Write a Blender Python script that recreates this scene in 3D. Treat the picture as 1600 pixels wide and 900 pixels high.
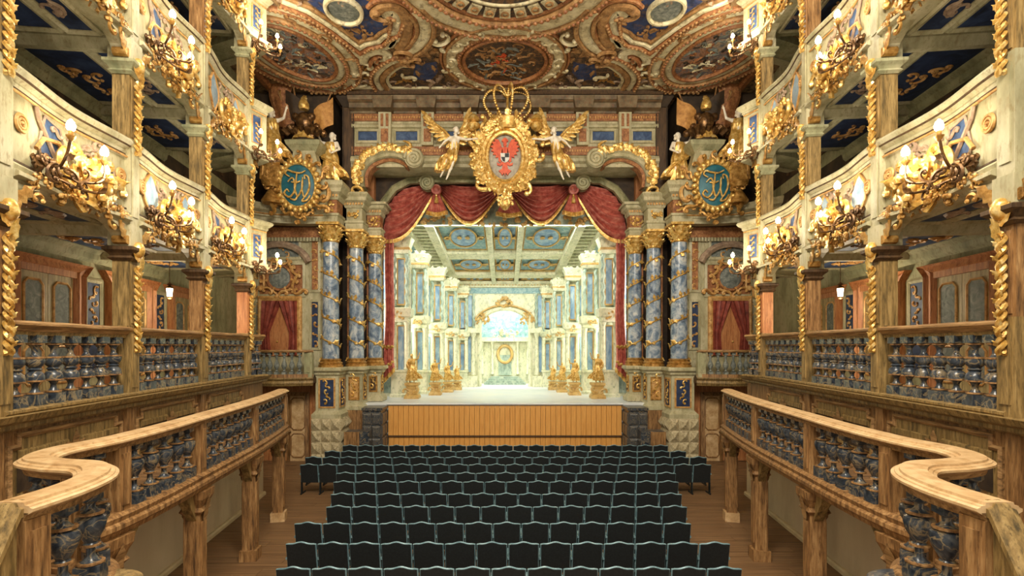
import bpy, bmesh, math, random
from mathutils import Vector, Matrix
PI = math.pi
scene = bpy.context.scene
for o in list(bpy.data.objects): bpy.data.objects.remove(o, do_unlink=True)
COL = scene.collection

# ---------------------------------------------------------------- camera, world, exposure
F, CX, CY, EYE = 800.0, 789.0, 541.0, 4.4
cam = bpy.data.cameras.new('camera'); camo = bpy.data.objects.new('camera', cam); COL.objects.link(camo)
camo.location = (0, 0, EYE); camo.rotation_euler = (PI/2, 0, 0)
cam.sensor_width = 36; cam.lens = 36*F/1600
cam.shift_x = (800-CX)/1600; cam.shift_y = (CY-450)/1600
cam.clip_start = .05; cam.clip_end = 200
scene.camera = camo
scene.view_settings.view_transform = 'Standard'; scene.view_settings.look = 'None'
scene.view_settings.gamma = 1; scene.view_settings.use_curve_mapping = False
scene.view_settings.exposure = 0.42
w = bpy.data.worlds.new('world'); scene.world = w; w.use_nodes = True
w.node_tree.nodes['Background'].inputs[0].default_value = (1.0, .87, .68, 1)
w.node_tree.nodes['Background'].inputs[1].default_value = 0.62

def lamp(name, kind, loc, energy, color, size=.1, rot=(0,0,0), sy=None, spread=None, parent=None):
    l = bpy.data.lights.new(name, kind); l.energy = energy; l.color = color
    if kind == 'AREA':
        l.size = size
        if sy: l.shape = 'RECTANGLE'; l.size_y = sy
        if spread: l.spread = spread
    else: l.shadow_soft_size = size
    o = bpy.data.objects.new(name, l); COL.objects.link(o); o.location = loc; o.rotation_euler = rot
    if parent: o.parent = parent
    return o
# the theatre's stage lighting, hung behind the curtain valance and above the scenery
lamp('stage_light', 'AREA', (0, 22.33, 9.8), 360, (.95, 1, .92), 7.0, (math.radians(58), 0, 0), .06)
lamp('stage_light', 'AREA', (0, 29.2, 8.2), 300, (.94, 1, .95), 3.6, (math.radians(14), 0, 0), .4)
for sx in (-1, 1):
    lamp('stage_light', 'AREA', (sx*5.8, 22.0, 6.2), 70, (1, .97, .85), .4, (PI/2, 0, sx*math.radians(40)), 4.0)
    for dd, xx in ((23.2, 5.3), (24.7, 4.75), (26.05, 4.2), (27.3, 3.6)):     # unseen lamps added behind each wing to brighten the scenery
        lamp('wing_fill_light', 'POINT', (sx*xx, dd, 5.2), 95, (.97, 1, .9), .25)
# added fill light for the hall, unseen, high above the seats behind the viewer
lamp('hall_fill_light', 'AREA', (0, 2.0, 12.6), 1500, (1, .91, .76), 6, (math.radians(48), 0, 0), 2)

def sr(r, g, b):
    f = lambda c: ((c/255+.055)/1.055)**2.4 if c/255 > .04045 else c/255/12.92
    return (f(r), f(g), f(b), 1)
def W(x, y, d): return Vector(((x-CX)/F*d, d, (CY-y)/F*d+EYE))

# ---------------------------------------------------------------- materials
MT = {}
def mat(name, cols, scale=4, stretch=(1,1,1), rough=.6, metal=0, bump=.15, distort=0, detail=5, emis=0, veins=None, bscale=None, fine=None):
    m = bpy.data.materials.new(name); m.use_nodes = True; nt = m.node_tree; N = nt.nodes; L = nt.links
    b = N['Principled BSDF']; b.inputs['Roughness'].default_value = rough; b.inputs['Metallic'].default_value = metal
    tc = N.new('ShaderNodeTexCoord'); mp = N.new('ShaderNodeMapping'); mp.inputs['Scale'].default_value = stretch
    oi = N.new('ShaderNodeObjectInfo'); mu = N.new('ShaderNodeMath'); mu.operation = 'MULTIPLY'; mu.inputs[1].default_value = 17
    L.new(oi.outputs['Random'], mu.inputs[0]); L.new(tc.outputs['Object'], mp.inputs['Vector']); L.new(mu.outputs[0], mp.inputs['Location'])
    n = N.new('ShaderNodeTexNoise'); n.inputs['Scale'].default_value = scale; n.inputs['Detail'].default_value = detail
    n.inputs['Distortion'].default_value = distort; n.inputs['Roughness'].default_value = .62
    L.new(mp.outputs[0], n.inputs['Vector'])
    r = N.new('ShaderNodeValToRGB'); e = r.color_ramp.elements
    k = len(cols)
    while len(e) < k: e.new(.5)
    for i, c in enumerate(cols):
        e[i].position = .3 + .4*i/max(1, k-1); e[i].color = sr(*c)
    L.new(n.outputs['Fac'], r.inputs[0]); out = r.outputs[0]
    if veins:
        wv = N.new('ShaderNodeTexNoise'); wv.inputs['Scale'].default_value = veins[1]; wv.inputs['Detail'].default_value = 7
        wv.inputs['Distortion'].default_value = 1.6
        L.new(mp.outputs[0], wv.inputs['Vector'])
        rr = N.new('ShaderNodeValToRGB'); q = rr.color_ramp.elements
        q[0].position = .46; q[0].color = (0,0,0,1); q[1].position = .5; q[1].color = (1,1,1,1); x = q.new(.54); x.color = (0,0,0,1)
        L.new(wv.outputs['Fac'], rr.inputs[0])
        mx = N.new('ShaderNodeMixRGB'); L.new(rr.outputs[0], mx.inputs[0]); L.new(out, mx.inputs[1]); mx.inputs[2].default_value = sr(*veins[0])
        out = mx.outputs[0]
    if fine:
        n3 = N.new('ShaderNodeTexNoise'); n3.inputs['Scale'].default_value = fine[1]; n3.inputs['Detail'].default_value = 6; n3.inputs['Roughness'].default_value = .7
        L.new(mp.outputs[0], n3.inputs['Vector'])
        r3 = N.new('ShaderNodeValToRGB'); q = r3.color_ramp.elements; q[0].position = .52; q[0].color = (0,0,0,1); q[1].position = .66; q[1].color = (.8,.8,.8,1)
        L.new(n3.outputs['Fac'], r3.inputs[0])
        mx = N.new('ShaderNodeMixRGB'); L.new(r3.outputs[0], mx.inputs[0]); L.new(out, mx.inputs[1]); mx.inputs[2].default_value = sr(*fine[0])
        out = mx.outputs[0]
    L.new(out, b.inputs['Base Color'])
    if bump:
        n2 = N.new('ShaderNodeTexNoise'); n2.inputs['Scale'].default_value = bscale or scale*5; n2.inputs['Detail'].default_value = 3
        L.new(mp.outputs[0], n2.inputs['Vector'])
        bp = N.new('ShaderNodeBump'); bp.inputs['Strength'].default_value = bump; bp.inputs['Distance'].default_value = .02
        L.new(n2.outputs['Fac'], bp.inputs['Height']); L.new(bp.outputs[0], b.inputs['Normal'])
    if emis:
        L.new(out, b.inputs['Emission Color']); b.inputs['Emission Strength'].default_value = emis
    MT[name] = m
V3 = (6, 6, .7)      # vertical grain
H3 = (.7, 6, 6)      # grain along local x
HY = (6, .7, 6)
mat('cream', [(138,132,98), (178,171,136), (200,192,160)], 2.6, (1,1,.35), .55, fine=((142,128,90), 16))
mat('cream_green', [(118,120,88), (160,158,122), (186,178,142)], 2.4, (1,1,.35), .6, fine=((118,106,72), 16))
mat('wood', [(74,51,29), (144,105,62), (184,145,96)], 3, V3, .55, fine=((84,54,28), 7))
mat('wood_long', [(84,60,36), (150,114,70), (188,150,102)], 3, H3, .55, fine=((84,54,28), 7))
mat('wood_olive', [(70,58,32), (136,110,64), (174,146,94)], 3, V3, .55, fine=((74,60,34), 7))
mat('peach_wood', [(150,88,48), (188,124,76), (206,150,98)], 2.5, V3, .5, fine=((120,70,40), 7))
mat('rail_wood', [(172,134,88), (202,168,122), (220,190,146)], 2.5, (2,2,2), .42, fine=((176,134,86), 7), bump=.06)
mat('dark_wood', [(46,32,20), (78,56,34), (96,72,44)], 3, V3, .55)
mat('deep_brown', [(34,25,17), (58,44,30), (78,60,40)], 2.5, (1,1,1), .7, distort=.6)
mat('floor_wood', [(76,54,36), (128,96,64), (152,118,80)], 3, (.6,5,5), .5, bump=.1, fine=((44,30,20), 5))
mat('beige_wall', [(186,168,138), (206,190,160), (214,198,170)], 1.2, (1,1,.3), .8, bump=.03)
mat('pale_trim', [(198,180,142), (216,200,164)], 3, (1,1,1), .6)
mat('dark_marble', [(28,32,40), (54,62,72), (96,98,98)], 9, (1,1,1), .28, distort=1.2, veins=((140,124,96), 5), bump=.03)
mat('blue_marble', [(68,84,108), (112,132,154), (168,178,186), (208,208,202)], 2.6, (1,1,.8), .25, distort=1.2, bump=.03, fine=((58,74,100), 5))
mat('blue_panel', [(32,48,78), (52,76,114), (84,106,138)], 5, (1,1,1), .6, distort=.7, bump=.05)
mat('night_blue', [(18,28,48), (32,48,82), (52,70,102)], 4, (1,1,1), .6, distort=.7, bump=.05)
mat('pale_blue', [(110,140,168), (140,166,186), (180,192,196)], 5, (1,1,1), .6, distort=.8, bump=.05)
mat('gold', [(146,106,48), (216,172,88), (250,228,164)], 9, (1,1,1), .32, .42, bump=.3, bscale=30)
mat('gold_dark', [(112,78,34), (176,130,64), (216,176,106)], 9, (1,1,1), .4, .45, bump=.3, bscale=30)
mat('ochre', [(150,104,54), (202,154,88), (222,186,126)], 5, (1,1,1), .5, .1, fine=((132,84,42), 9))
mat('rust', [(100,58,32), (146,92,54), (178,124,78)], 6, (1,1,1), .55, fine=((198,150,92), 14))
mat('mauve', [(120,98,84), (156,132,110), (186,164,138)], 6, (1,1,1), .6)
mat('bronze', [(58,40,24), (98,70,42), (150,112,66)], 8, (1,1,1), .35, .6)
mat('bulb', [(255,236,190), (255,240,205)], 1, emis=40, bump=0)
mat('statue_white', [(216,204,180), (238,228,208), (246,240,226)], 6, (1,1,1), .4, bump=.05)
mat('red_curtain', [(134,58,50), (184,96,84), (210,140,122)], 5, (1,1,1), .45, bump=.08)
mat('pale_olive', [(116,100,60), (166,146,98), (190,170,124)], 3, V3, .55, fine=((104,86,52), 9))
mat('old_red', [(96,36,28), (136,60,48), (162,84,66)], 5, (1,1,1), .6)
mat('cornice_wood', [(66,54,38), (106,90,64), (136,118,88)], 3, (1,1,1), .6, fine=((120,74,44), 9))
mat('fresco_ochre', [(112,80,46), (164,122,74), (194,156,106)], 5, (1,1,1), .6, fine=((96,62,36), 9))
mat('teal', [(10,62,78), (18,88,104), (34,108,120)], 4, (1,1,1), .5, bump=.04)
mat('seat_fabric', [(10,14,16), (18,24,26), (26,32,34)], 30, (1,1,1), .75, bump=.1)
mat('seat_rim', [(84,116,126), (116,148,156), (146,174,180)], 8, (1,1,1), .4, .1, bump=.03)
mat('seat_metal', [(26,34,36), (40,52,56)], 8, (1,1,1), .4, .4, bump=0)
mat('stage_floor', [(196,206,212), (216,222,224), (226,228,222)], .5, (1,1,1), .35, bump=.02)
mat('stage_plank', [(190,126,58), (226,164,84), (236,184,108)], 3, V3, .42, bump=.04)
mat('set_cream', [(190,194,158), (222,222,190), (236,232,206)], 3, (1,1,.6), .6, fine=((150,158,130), 9))
mat('set_green', [(126,146,132), (164,182,166), (196,206,186)], 4, (1,1,.5), .6, fine=((104,122,116), 9))
mat('set_blue', [(96,134,176), (142,174,200), (190,208,214)], 4, (1,1,.5), .6, distort=.6)
mat('set_teal', [(96,140,154), (140,174,178), (184,204,198)], 5, (1,1,1), .6, distort=.8)
mat('set_ochre', [(170,130,66), (204,168,98), (222,196,136)], 5, (1,1,1), .5, fine=((140,100,50), 10))
mat('rustic', [(132,118,88), (186,172,136), (208,196,162)], 3, (1,1,1), .6, fine=((104,90,62), 8))
mat('fresco_dark', [(36,28,20), (78,58,36), (52,50,54), (120,84,48), (60,46,34)], 2.6, (1,1,1), .75, distort=2.4, bump=.05, fine=((150,116,72), 5))
mat('fresco_brown', [(44,34,25), (96,72,48), (156,126,88), (66,50,36)], 2.2, (1,1,1), .75, distort=1.8, bump=.05, fine=((176,146,100), 4))
mat('fresco_scene', [(40,32,28), (110,78,58), (176,132,104), (76,92,110), (192,166,136), (64,42,32)], 1.5, (1,1,1), .75, distort=2.0, bump=.04)
mat('fresco_blue', [(24,34,62), (40,58,104), (62,84,130)], 3, (1,1,1), .7, distort=1.2, bump=.05, fine=((120,92,60), 5))
mat('fresco_cream', [(172,160,124), (216,206,168), (232,224,194)], 3, (1,1,1), .7, bump=.05, fine=((120,98,66), 5))
mat('grey_stone', [(70,76,74), (112,118,112), (150,152,142)], 5, (1,1,1), .7, distort=1.5)
mat('shield_grey', [(130,124,112), (172,166,152), (196,190,176)], 5, (1,1,1), .45)
mat('eagle_red', [(176,52,28), (214,84,44), (226,112,64)], 7, (1,1,1), .45)
mat('black_paint', [(20,20,22), (34,36,40)], 6, (1,1,1), .5)
mat('white_paint', [(214,212,204), (230,228,220)], 6, (1,1,1), .5)
mat('canvas_flag', [(140,92,44), (184,132,70), (206,158,92)], 6, (1,1,1), .6)
mat('lantern_glass', [(255,238,200), (255,244,214)], 1, emis=9, bump=0)

# ---------------------------------------------------------------- mesh helpers
S = 1                      # 1 builds the right half, -1 its mirror image on the left
def crv(pts, n=8, closed=False):
    P = [Vector(p).to_3d() if len(p) == 3 else Vector((p[0], p[1], 0)) for p in pts]; out = []; k = len(P)
    rng = range(k) if closed else range(k-1)
    for i in rng:
        if closed: a, b, c, d = P[(i-1) % k], P[i], P[(i+1) % k], P[(i+2) % k]
        else: a, b, c, d = P[max(i-1, 0)], P[i], P[i+1], P[min(i+2, k-1)]
        for j in range(n):
            t = j/n
            out.append(.5*((2*b)+(c-a)*t+(2*a-5*b+4*c-d)*t*t+(3*b-a-3*c+d)*t**3))
    if not closed: out.append(P[-1].copy())
    return out
class MB:
    def __init__(s): s.v = []; s.f = []
    def add(s, vs, fs):
        o = len(s.v); s.v += [tuple(v) for v in vs]; s.f += [tuple(i+o for i in f) for f in fs]; return s
    def box(s, x0, x1, y0, y1, z0, z1, M=None):
        vs = [Vector((x, y, z)) for z in (z0, z1) for y in (y0, y1) for x in (x0, x1)]
        if M: vs = [M @ v for v in vs]
        return s.add(vs, [(0,2,3,1), (4,5,7,6), (0,1,5,4), (2,6,7,3), (0,4,6,2), (1,3,7,5)])
    def rings(s, R, cap=True, loop=False):
        k = len(R[0]); n = len(R); fs = []
        for i in range(n if loop else n-1):
            a, b = i*k, ((i+1) % n)*k
            for j in range(k): fs.append((a+j, a+(j+1) % k, b+(j+1) % k, b+j))
        if cap and not loop: fs.append(tuple(range(k-1, -1, -1))); fs.append(tuple((n-1)*k+j for j in range(k)))
        return s.add([v for r in R for v in r], fs)
    def lathe(s, prof, seg=12, M=None, sq=0):
        R = []
        for r, z in prof:
            ring = [Vector((max(r, 1e-4)*math.cos(2*PI*j/seg), max(r, 1e-4)*math.sin(2*PI*j/seg), z)) for j in range(seg)]
            R.append([M @ v for v in ring] if M else ring)
        return s.rings(R)
    def tube(s, pts, r, seg=6, loop=False, flat=1):
        pts = [Vector(p) for p in pts]; n = len(pts)
        rad = r if isinstance(r, (list, tuple)) else [r]*n
        R = []; up = None
        for i, p in enumerate(pts):
            if loop: t = pts[(i+1) % n]-pts[i-1]
            else: t = pts[min(i+1, n-1)]-pts[max(i-1, 0)]
            if t.length < 1e-9: t = Vector((0,0,1))
            t.normalize()
            if up is None: up = Vector((0,1,0)) if abs(t.y) < .9 else Vector((1,0,0))
            a = t.cross(up)
            if a.length < 1e-6: a = t.orthogonal()
            a.normalize(); up = a.cross(t).normalized()
            R.append([p+(a*math.cos(2*PI*j/seg)+up*math.sin(2*PI*j/seg)*flat)*rad[i] for j in range(seg)])
        return s.rings(R, True, loop)
    def sweep(s, path, prof, up=(0,0,1), loop=False):
        pts = [Vector(p) for p in path]; up = Vector(up); n = len(pts); R = []
        for i, p in enumerate(pts):
            if loop: t0 = (p-pts[i-1]); t1 = (pts[(i+1) % n]-p)
            else: t0 = p-pts[max(i-1, 0)]; t1 = pts[min(i+1, n-1)]-p
            if t0.length < 1e-9: t0 = t1
            if t1.length < 1e-9: t1 = t0
            n0 = up.cross(t0).normalized(); n1 = up.cross(t1).normalized(); m = n0+n1
            if m.length < 1e-6: m = n0.copy()
            m.normalize(); k = min(1/max(.35, m.dot(n0)), 2.2)
            R.append([p+m*a*k+up*b for a, b in prof])
        return s.rings(R, True, loop)
    def prism(s, poly, y0, y1, M=None):       # polygon in local x,z extruded along y
        a = [Vector((x, y0, z)) for x, z in poly]; b = [Vector((x, y1, z)) for x, z in poly]
        if M: a = [M @ v for v in a]; b = [M @ v for v in b]
        return s.rings([a, b])
    def ell(s, c, r, seg=10, rg=6, M=None):
        if not isinstance(r, (list, tuple)): r = (r, r, r)
        R = []
        for i in range(rg+1):
            a = -PI/2+PI*i/rg; cr = max(math.cos(a), .02)
            ring = [Vector((c[0]+r[0]*cr*math.cos(2*PI*j/seg), c[1]+r[1]*cr*math.sin(2*PI*j/seg), c[2]+r[2]*math.sin(a))) for j in range(seg)]
            R.append([M @ v for v in ring] if M else ring)
        return s.rings(R)
    def leaf(s, M, L, Wd, curl=.3, n=7, lobes=3, th=.18):
        R = []
        for i in range(n+1):
            t = i/n; wv = Wd*(math.sin(PI*min(1, t*.92+.08))**.7)*(1+.28*math.cos(lobes*2*PI*t)) * .5+.002
            y = curl*L*t*t; z = L*(t-.25*abs(curl)*t*t)
            R.append([M @ Vector(q) for q in ((-wv, y+.25*wv, z), (0, y+th*Wd*.5, z), (wv, y+.25*wv, z), (0, y-th*Wd*.4, z))])
        return s.rings(R)
    def scroll(s, M, size, r, kind='c', n=30, seg=5, tight=1.0):
        pts = []; h = 0; p = Vector((0,0,0)); raw = []
        for i in range(n+1):
            t = i/n; q = abs(2*t-1)
            k = 2.2+tight*15*q**3.2
            if kind == 's' and t < .5: k = -k
            if kind == 'v': k = 1.2+tight*22*t**3
            h += k/n*1.35; p = p+Vector((math.cos(h), 0, math.sin(h)))/n; raw.append(p.copy())
        c = sum(raw, Vector())/len(raw); ext = max((q-c).length for q in raw)
        pts = [M @ ((q-c)*(size/ext)) for q in raw]
        rad = [r*(.55+.75*math.sin(PI*i/n)) for i in range(n+1)]
        s.tube(pts, rad, seg)
        e = [0, n] if kind != 'v' else [n]
        for i in e: s.ell(pts[i], r*1.5, 6, 4)
        return s
    def xf(s, fn): s.v = [tuple(fn(Vector(v))) for v in s.v]; return s
    def join(s, o, M=None):
        return s.add([M @ Vector(v) for v in o.v] if M else o.v, o.f)
    def mesh(s, name, mt, smooth=False):
        me = bpy.data.meshes.new(name)
        v = s.v; f = s.f
        if S < 0: v = [(-a, b, c) for a, b, c in v]; f = [t[::-1] for t in f]
        me.from_pydata(v, [], f)
        bm = bmesh.new(); bm.from_mesh(me); bmesh.ops.recalc_face_normals(bm, faces=bm.faces); bm.to_mesh(me); bm.free()
        if mt: me.materials.append(MT[mt])
        if smooth:
            me.shade_smooth()
            try: me.set_sharp_from_angle(angle=math.radians(42))
            except Exception: pass
        return me
def T(x=0, y=0, z=0, rx=0, ry=0, rz=0, s=1):
    return Matrix.Translation((x, y, z)) @ Matrix.Rotation(rz, 4, 'Z') @ Matrix.Rotation(ry, 4, 'Y') @ Matrix.Rotation(rx, 4, 'X') @ Matrix.Scale(s, 4)
MX = Matrix.Diagonal((-1, 1, 1, 1))
def place(o, M):
    if S < 0: M = MX @ M @ MX
    o.matrix_basis = M
def thing(name, label, cat, M=None, group=None):
    o = bpy.data.objects.new(name, None); o.empty_display_size = .2; COL.objects.link(o); place(o, M or Matrix())
    o['label'] = label; o['category'] = cat
    if group: o['group'] = group
    return o
def part(name, mb, mt, parent, smooth=False, M=None, label=None, kind=None):
    o = bpy.data.objects.new(name, mb if isinstance(mb, bpy.types.Mesh) else mb.mesh(name, mt, smooth)); COL.objects.link(o); o.parent = parent
    if M is not None: place(o, M)
    if label: o['label'] = label
    if kind: o['kind'] = kind
    return o
def solo(name, mb, mt, label, cat, M=None, group=None, smooth=False):
    o = part(name, mb, mt, None, smooth, M); o['label'] = label; o['category'] = cat
    if group: o['group'] = group
    return o
def struct(name, mb=None, mt=None, M=None, smooth=False, label=None):
    if mb is None: o = bpy.data.objects.new(name, None); COL.objects.link(o); place(o, M or Matrix())
    else: o = part(name, mb, mt, None, smooth, M)
    o['kind'] = 'structure'
    if label: o['label'] = label
    return o
CACHE = {}
def cached(key, fn):
    k = (key, S)
    if k not in CACHE: CACHE[k] = fn()
    return CACHE[k]
ORD = ['first', 'second', 'third', 'fourth', 'fifth', 'sixth', 'seventh', 'eighth', 'ninth', 'tenth', 'eleventh', 'twelfth', 'thirteenth', 'fourteenth', 'fifteenth',
       'sixteenth', 'seventeenth', 'eighteenth', 'nineteenth', 'twentieth', 'twenty-first', 'twenty-second', 'twenty-third', 'twenty-fourth']
def side(): return 'right' if S > 0 else 'left'
TRIM = [0]; DOOR = [0]
def trim(mb, mt, M=None, smooth=False, label=None):
    TRIM[0] += 1; return struct('trim_%d' % TRIM[0], mb, mt, M, smooth, label)
def remeshed(mb, vox, name, mt, smooth_it=2):
    me = mb.mesh(name, mt); o = bpy.data.objects.new('tmp', me); COL.objects.link(o)
    r = o.modifiers.new('r', 'REMESH'); r.mode = 'VOXEL'; r.voxel_size = vox
    q = o.modifiers.new('s', 'SMOOTH'); q.factor = .5; q.iterations = smooth_it
    dg = bpy.context.evaluated_depsgraph_get()
    out = bpy.data.meshes.new_from_object(o.evaluated_get(dg)); bpy.data.objects.remove(o)
    out.name = name; out.materials.clear(); out.materials.append(MT[mt]); out.shade_smooth(); return out
def rocaille(mb, w, h, n, seed, r=.03, dep=.1, leafs=.6):
    rng = random.Random(seed)
    for i in range(n):
        a = rng.uniform(0, 2*PI); q = math.sqrt(rng.random()); x = .5*w*q*math.cos(a); z = .5*h*q*math.sin(a)
        y = dep*(1-q*q)*rng.uniform(.5, 1.2)
        sz = min(w, h)*rng.uniform(.12, .24)
        M = T(x, y, z, rng.uniform(-.4, .4), rng.uniform(0, 2*PI), rng.uniform(-.4, .4))
        if rng.random() < leafs: mb.leaf(M @ T(0, 0, -sz*.5), sz*2.1, sz*1.25, rng.uniform(-.1, .5), 6, 3, .5)
        else: mb.scroll(M, sz, r*rng.uniform(.8, 1.3), rng.choice('ccsv'), 20, 5)
    return mb
# ---------------------------------------------------------------- floor
fl = struct('floor', MB().box(-10.2, 10.2, 1.5, 20.6, -.12, -.02), 'floor_wood')
rng = random.Random(3)
bd = MB().box(-.5, .5, -.5, .5, -.02, 0).mesh('plank', 'floor_wood')
yy = 6.6
while yy < 20.4:
    wd = rng.uniform(.24, .34); xx = -7.4-rng.random()*2
    while xx < 7.6:
        L = rng.uniform(2.6, 4.4); x1 = min(xx+L, 7.8)
        if x1-xx > .2:
            o = part('plank', bd, None, fl, M=T((xx+x1)/2, yy+wd/2, rng.uniform(-.004, .0)) @ Matrix.Diagonal((x1-xx-.008, wd-.008, 1, 1)))
        xx += L
    yy += wd

# ---------------------------------------------------------------- tiers: heights and posts (right side; the left mirrors it)
POST = [(6.17, 6.15), (6.49, 8.77), (6.79, 11.36), (7.05, 13.85)]
ENDP = (6.80, 14.45)
def XF(d): return 6.19+.1147*(d-6.35)
Z1F, Z1R = 3.55, 4.73            # first tier floor and rail
TIERS = {2: (6.45, 7.9), 3: (9.6, 11.17), 4: (12.75, 14.2)}
TN = {1: 'first', 2: 'second', 3: 'third', 4: 'top'}
CAP = {1: 5.85, 2: 9.0, 3: 12.15}
def bay(i):
    a = Vector(POST[i]); b = Vector(POST[i+1]) if i < 3 else Vector(ENDP); u = b-a; L = u.length
    th = math.atan2(u.y, u.x)
    return a, L, T(a.x, a.y, 0, rz=th)

def baluster_mesh():
    mb = MB(); mb.box(-.085, .085, -.085, .085, 0, .13); mb.box(-.08, .08, -.08, .08, .74, .83)
    mb.lathe([(.03,.12), (.07,.14), (.035,.19), (.03,.23), (.05,.27), (.095,.29), (.1,.33), (.09,.37), (.055,.405), (.075,.425), (.055,.445), (.09,.48), (.1,.52), (.095,.56), (.05,.58), (.03,.62), (.035,.67), (.07,.72), (.03,.75)], 10)
    return mb.mesh('baluster', 'dark_marble', True)
def vase_mesh():
    mb = MB(); mb.box(-.095, .095, -.095, .095, 0, .17); mb.box(-.07, .07, -.07, .07, .76, .84)
    mb.lathe([(.05,.16), (.1,.18), (.06,.21), (.035,.25), (.032,.32), (.07,.34), (.045,.37), (.06,.4), (.1,.48), (.118,.55), (.11,.6), (.07,.625), (.095,.64), (.06,.66), (.035,.69), (.035,.73), (.07,.76)], 12)
    return mb.mesh('baluster', 'dark_marble', True)
def ring_mesh(r, z):
    return MB().lathe([(r*.8, z-.012), (r, z-.008), (r, z+.008), (r*.8, z+.012)], 12).mesh('collar', 'wood', True)
RAILP = [(-.14,0), (-.1,-.06), (.1,-.06), (.13,-.02), (.17,.02), (.17,.05), (.13,.075), (-.13,.075), (-.16,.05), (-.16,.02)]
def balustrade1(i):
    a, L, M = bay(i)
    lab = ['nearest the camera', 'second from the camera', 'third from the camera', 'short far end'][i]
    t = thing('balustrade', 'first tier balustrade with dark marble balusters, %s side, %s' % (side(), lab), 'balustrade', M @ T(0, 0, Z1F), 'first tier balustrades')
    part('base_rail', MB().sweep([(.0, 0, 0), (L, 0, 0)], [(-.15,0), (.15,0), (.17,.02), (.17,.05), (.13,.065), (-.13,.065), (-.15,.05)]), 'wood_olive', t)
    part('handrail', MB().sweep([(.1, 0, 1.1), (L-.1, 0, 1.1)], RAILP), 'wood_long', t)
    part('under_rail', MB().sweep([(.1, 0, 1.02), (L-.1, 0, 1.02)], [(-.07,-.03), (.07,-.03), (.09,.03), (-.09,.03)]), 'wood_olive', t)
    n = max(1, round((L-.34)/.31)) if i < 3 else 2
    bm = cached('bal', baluster_mesh)
    for k in range(n):
        b = part('baluster', bm, None, t, M=T(.17+(L-.34)*(k+.5)/n, 0, .06) @ Matrix.Diagonal((1.12, 1.12, 1.13, 1)))
        for cm in cached('bcol', lambda: [ring_mesh(.102, .29), ring_mesh(.102, .562), ring_mesh(.08, .145), ring_mesh(.08, .725)]): part('collar', cm, None, b)

def garland_mesh(h):
    mb = MB(); rg = random.Random(5)
    for ph in (0, PI):
        mb.tube([(.035*math.cos(ph+q*h*4.4/60*6.28), .03+.03*math.sin(ph+q*h*4.4/60*6.28), h*q/60) for q in range(61)], .03, 5)
    n = int(h/.085)
    for k in range(n):
        sg = 1 if k % 2 else -1
        mb.leaf(T(sg*.012, .05, h*k/n, rg.uniform(-.3, .1), sg*.5), .1, .06, .3, 4, 2, .5)
    return mb.mesh('garland', 'gold', True)
def pillar(i, tier):
    if i < 4: (X, d) = POST[i]
    M = bay(min(i, 2))[2].to_euler().z
    z0 = Z1F if tier == 1 else TIERS[tier][0]; rail = Z1R if tier == 1 else TIERS[tier][1]
    cap = CAP[tier]; top = TIERS[tier+1][0]
    nm = ['nearest the camera', 'second from the camera', 'third from the camera', 'farthest from the camera'][i]
    t = thing('pillar', '%s tier pillar with gold garland, %s side, %s' % (TN[tier], side(), nm), 'pillar', T(X, d, z0, rz=M), 'box pillars')
    wood = 'wood' if tier == 1 else 'cream_green'
    hw = .13
    part('post', MB().box(-hw, hw, -.17, .14, 0, rail-z0+.02).box(-hw+.05, hw-.05, .13, .16, .15, rail-z0-.12), 'wood_olive' if tier == 1 else 'cream', t)
    part('shaft', MB().box(-.12, .12, -.15, .12, rail-z0, cap-z0).box(-.07, .07, .1, .135, rail-z0+.06, cap-z0-.06), ['peach_wood', 'wood', 'wood_olive', 'wood'][(i+tier) % 4] if tier != 2 else 'wood_olive', t)
    h = cap-rail-.1 + (.45 if tier == 1 else .25)
    part('garland', cached('gar%.2f' % h, lambda: garland_mesh(h)), None, t, M=T(.0, .16, cap-z0-.08-h))
    c = cap-z0
    prof = [(.14, 0), (.18, .04), (.15, .08), (.18, .12), (.23, .17), (.23, .22), (.18, .24)]
    mb = MB()
    R = [[Vector((sx*r, sy*r*1.1, c+z)) for sx, sy in ((-1,-1), (1,-1), (1,1), (-1,1))] for r, z in prof]
    part('capital', mb.rings(R), 'dark_wood' if tier == 1 else 'cream_green', t)
    bh = top-cap-.22
    bk = MB()
    def brk(sg):
        pts = [(0, c+.22), (.13, c+.22), (.16, c+.22+bh*.3), (.24, c+.22+bh*.6), (.42, c+.22+bh*.86), (.62, c+.22+bh), (0, c+.22+bh)]
        return [(sg*x, z) for x, z in pts][::sg]
    bk.prism(brk(1), -.12, .1); bk.prism(brk(-1), -.12, .1); bk.box(-.16, .16, -.2, .17, c+.22, c+.22+bh)
    part('bracket', bk, 'cream', t)
    g = MB()
    for sg in (-1, 1):
        g.tube([(sg*.19, y, c+.3+bh*.1) for y in (-.08, .14)], .075, 8)
        g.scroll(T(sg*.55, .11, c+.12+bh, rx=0, ry=sg*1.2), .1, .022, 'c', 18, 5)
        g.leaf(T(sg*.2, .1, c+.26+bh*.2, ry=sg*.7), bh*1.0, .16, .15, 6, 3, .4)
    part('volute', g, 'gold_dark', t, True)
    f = MB().ell((0, .2, c+.2), (.1, .1, .14), 8, 6).leaf(T(0, .2, c+.0, rx=.2, ry=.5), .3, .16, .2).leaf(T(0, .2, c+.0, rx=.2, ry=-.5), .3, .16, .2).leaf(T(0, .22, c-.2), .3, .14, .2)
    part('mask', f, 'gold', t, True)

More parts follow.
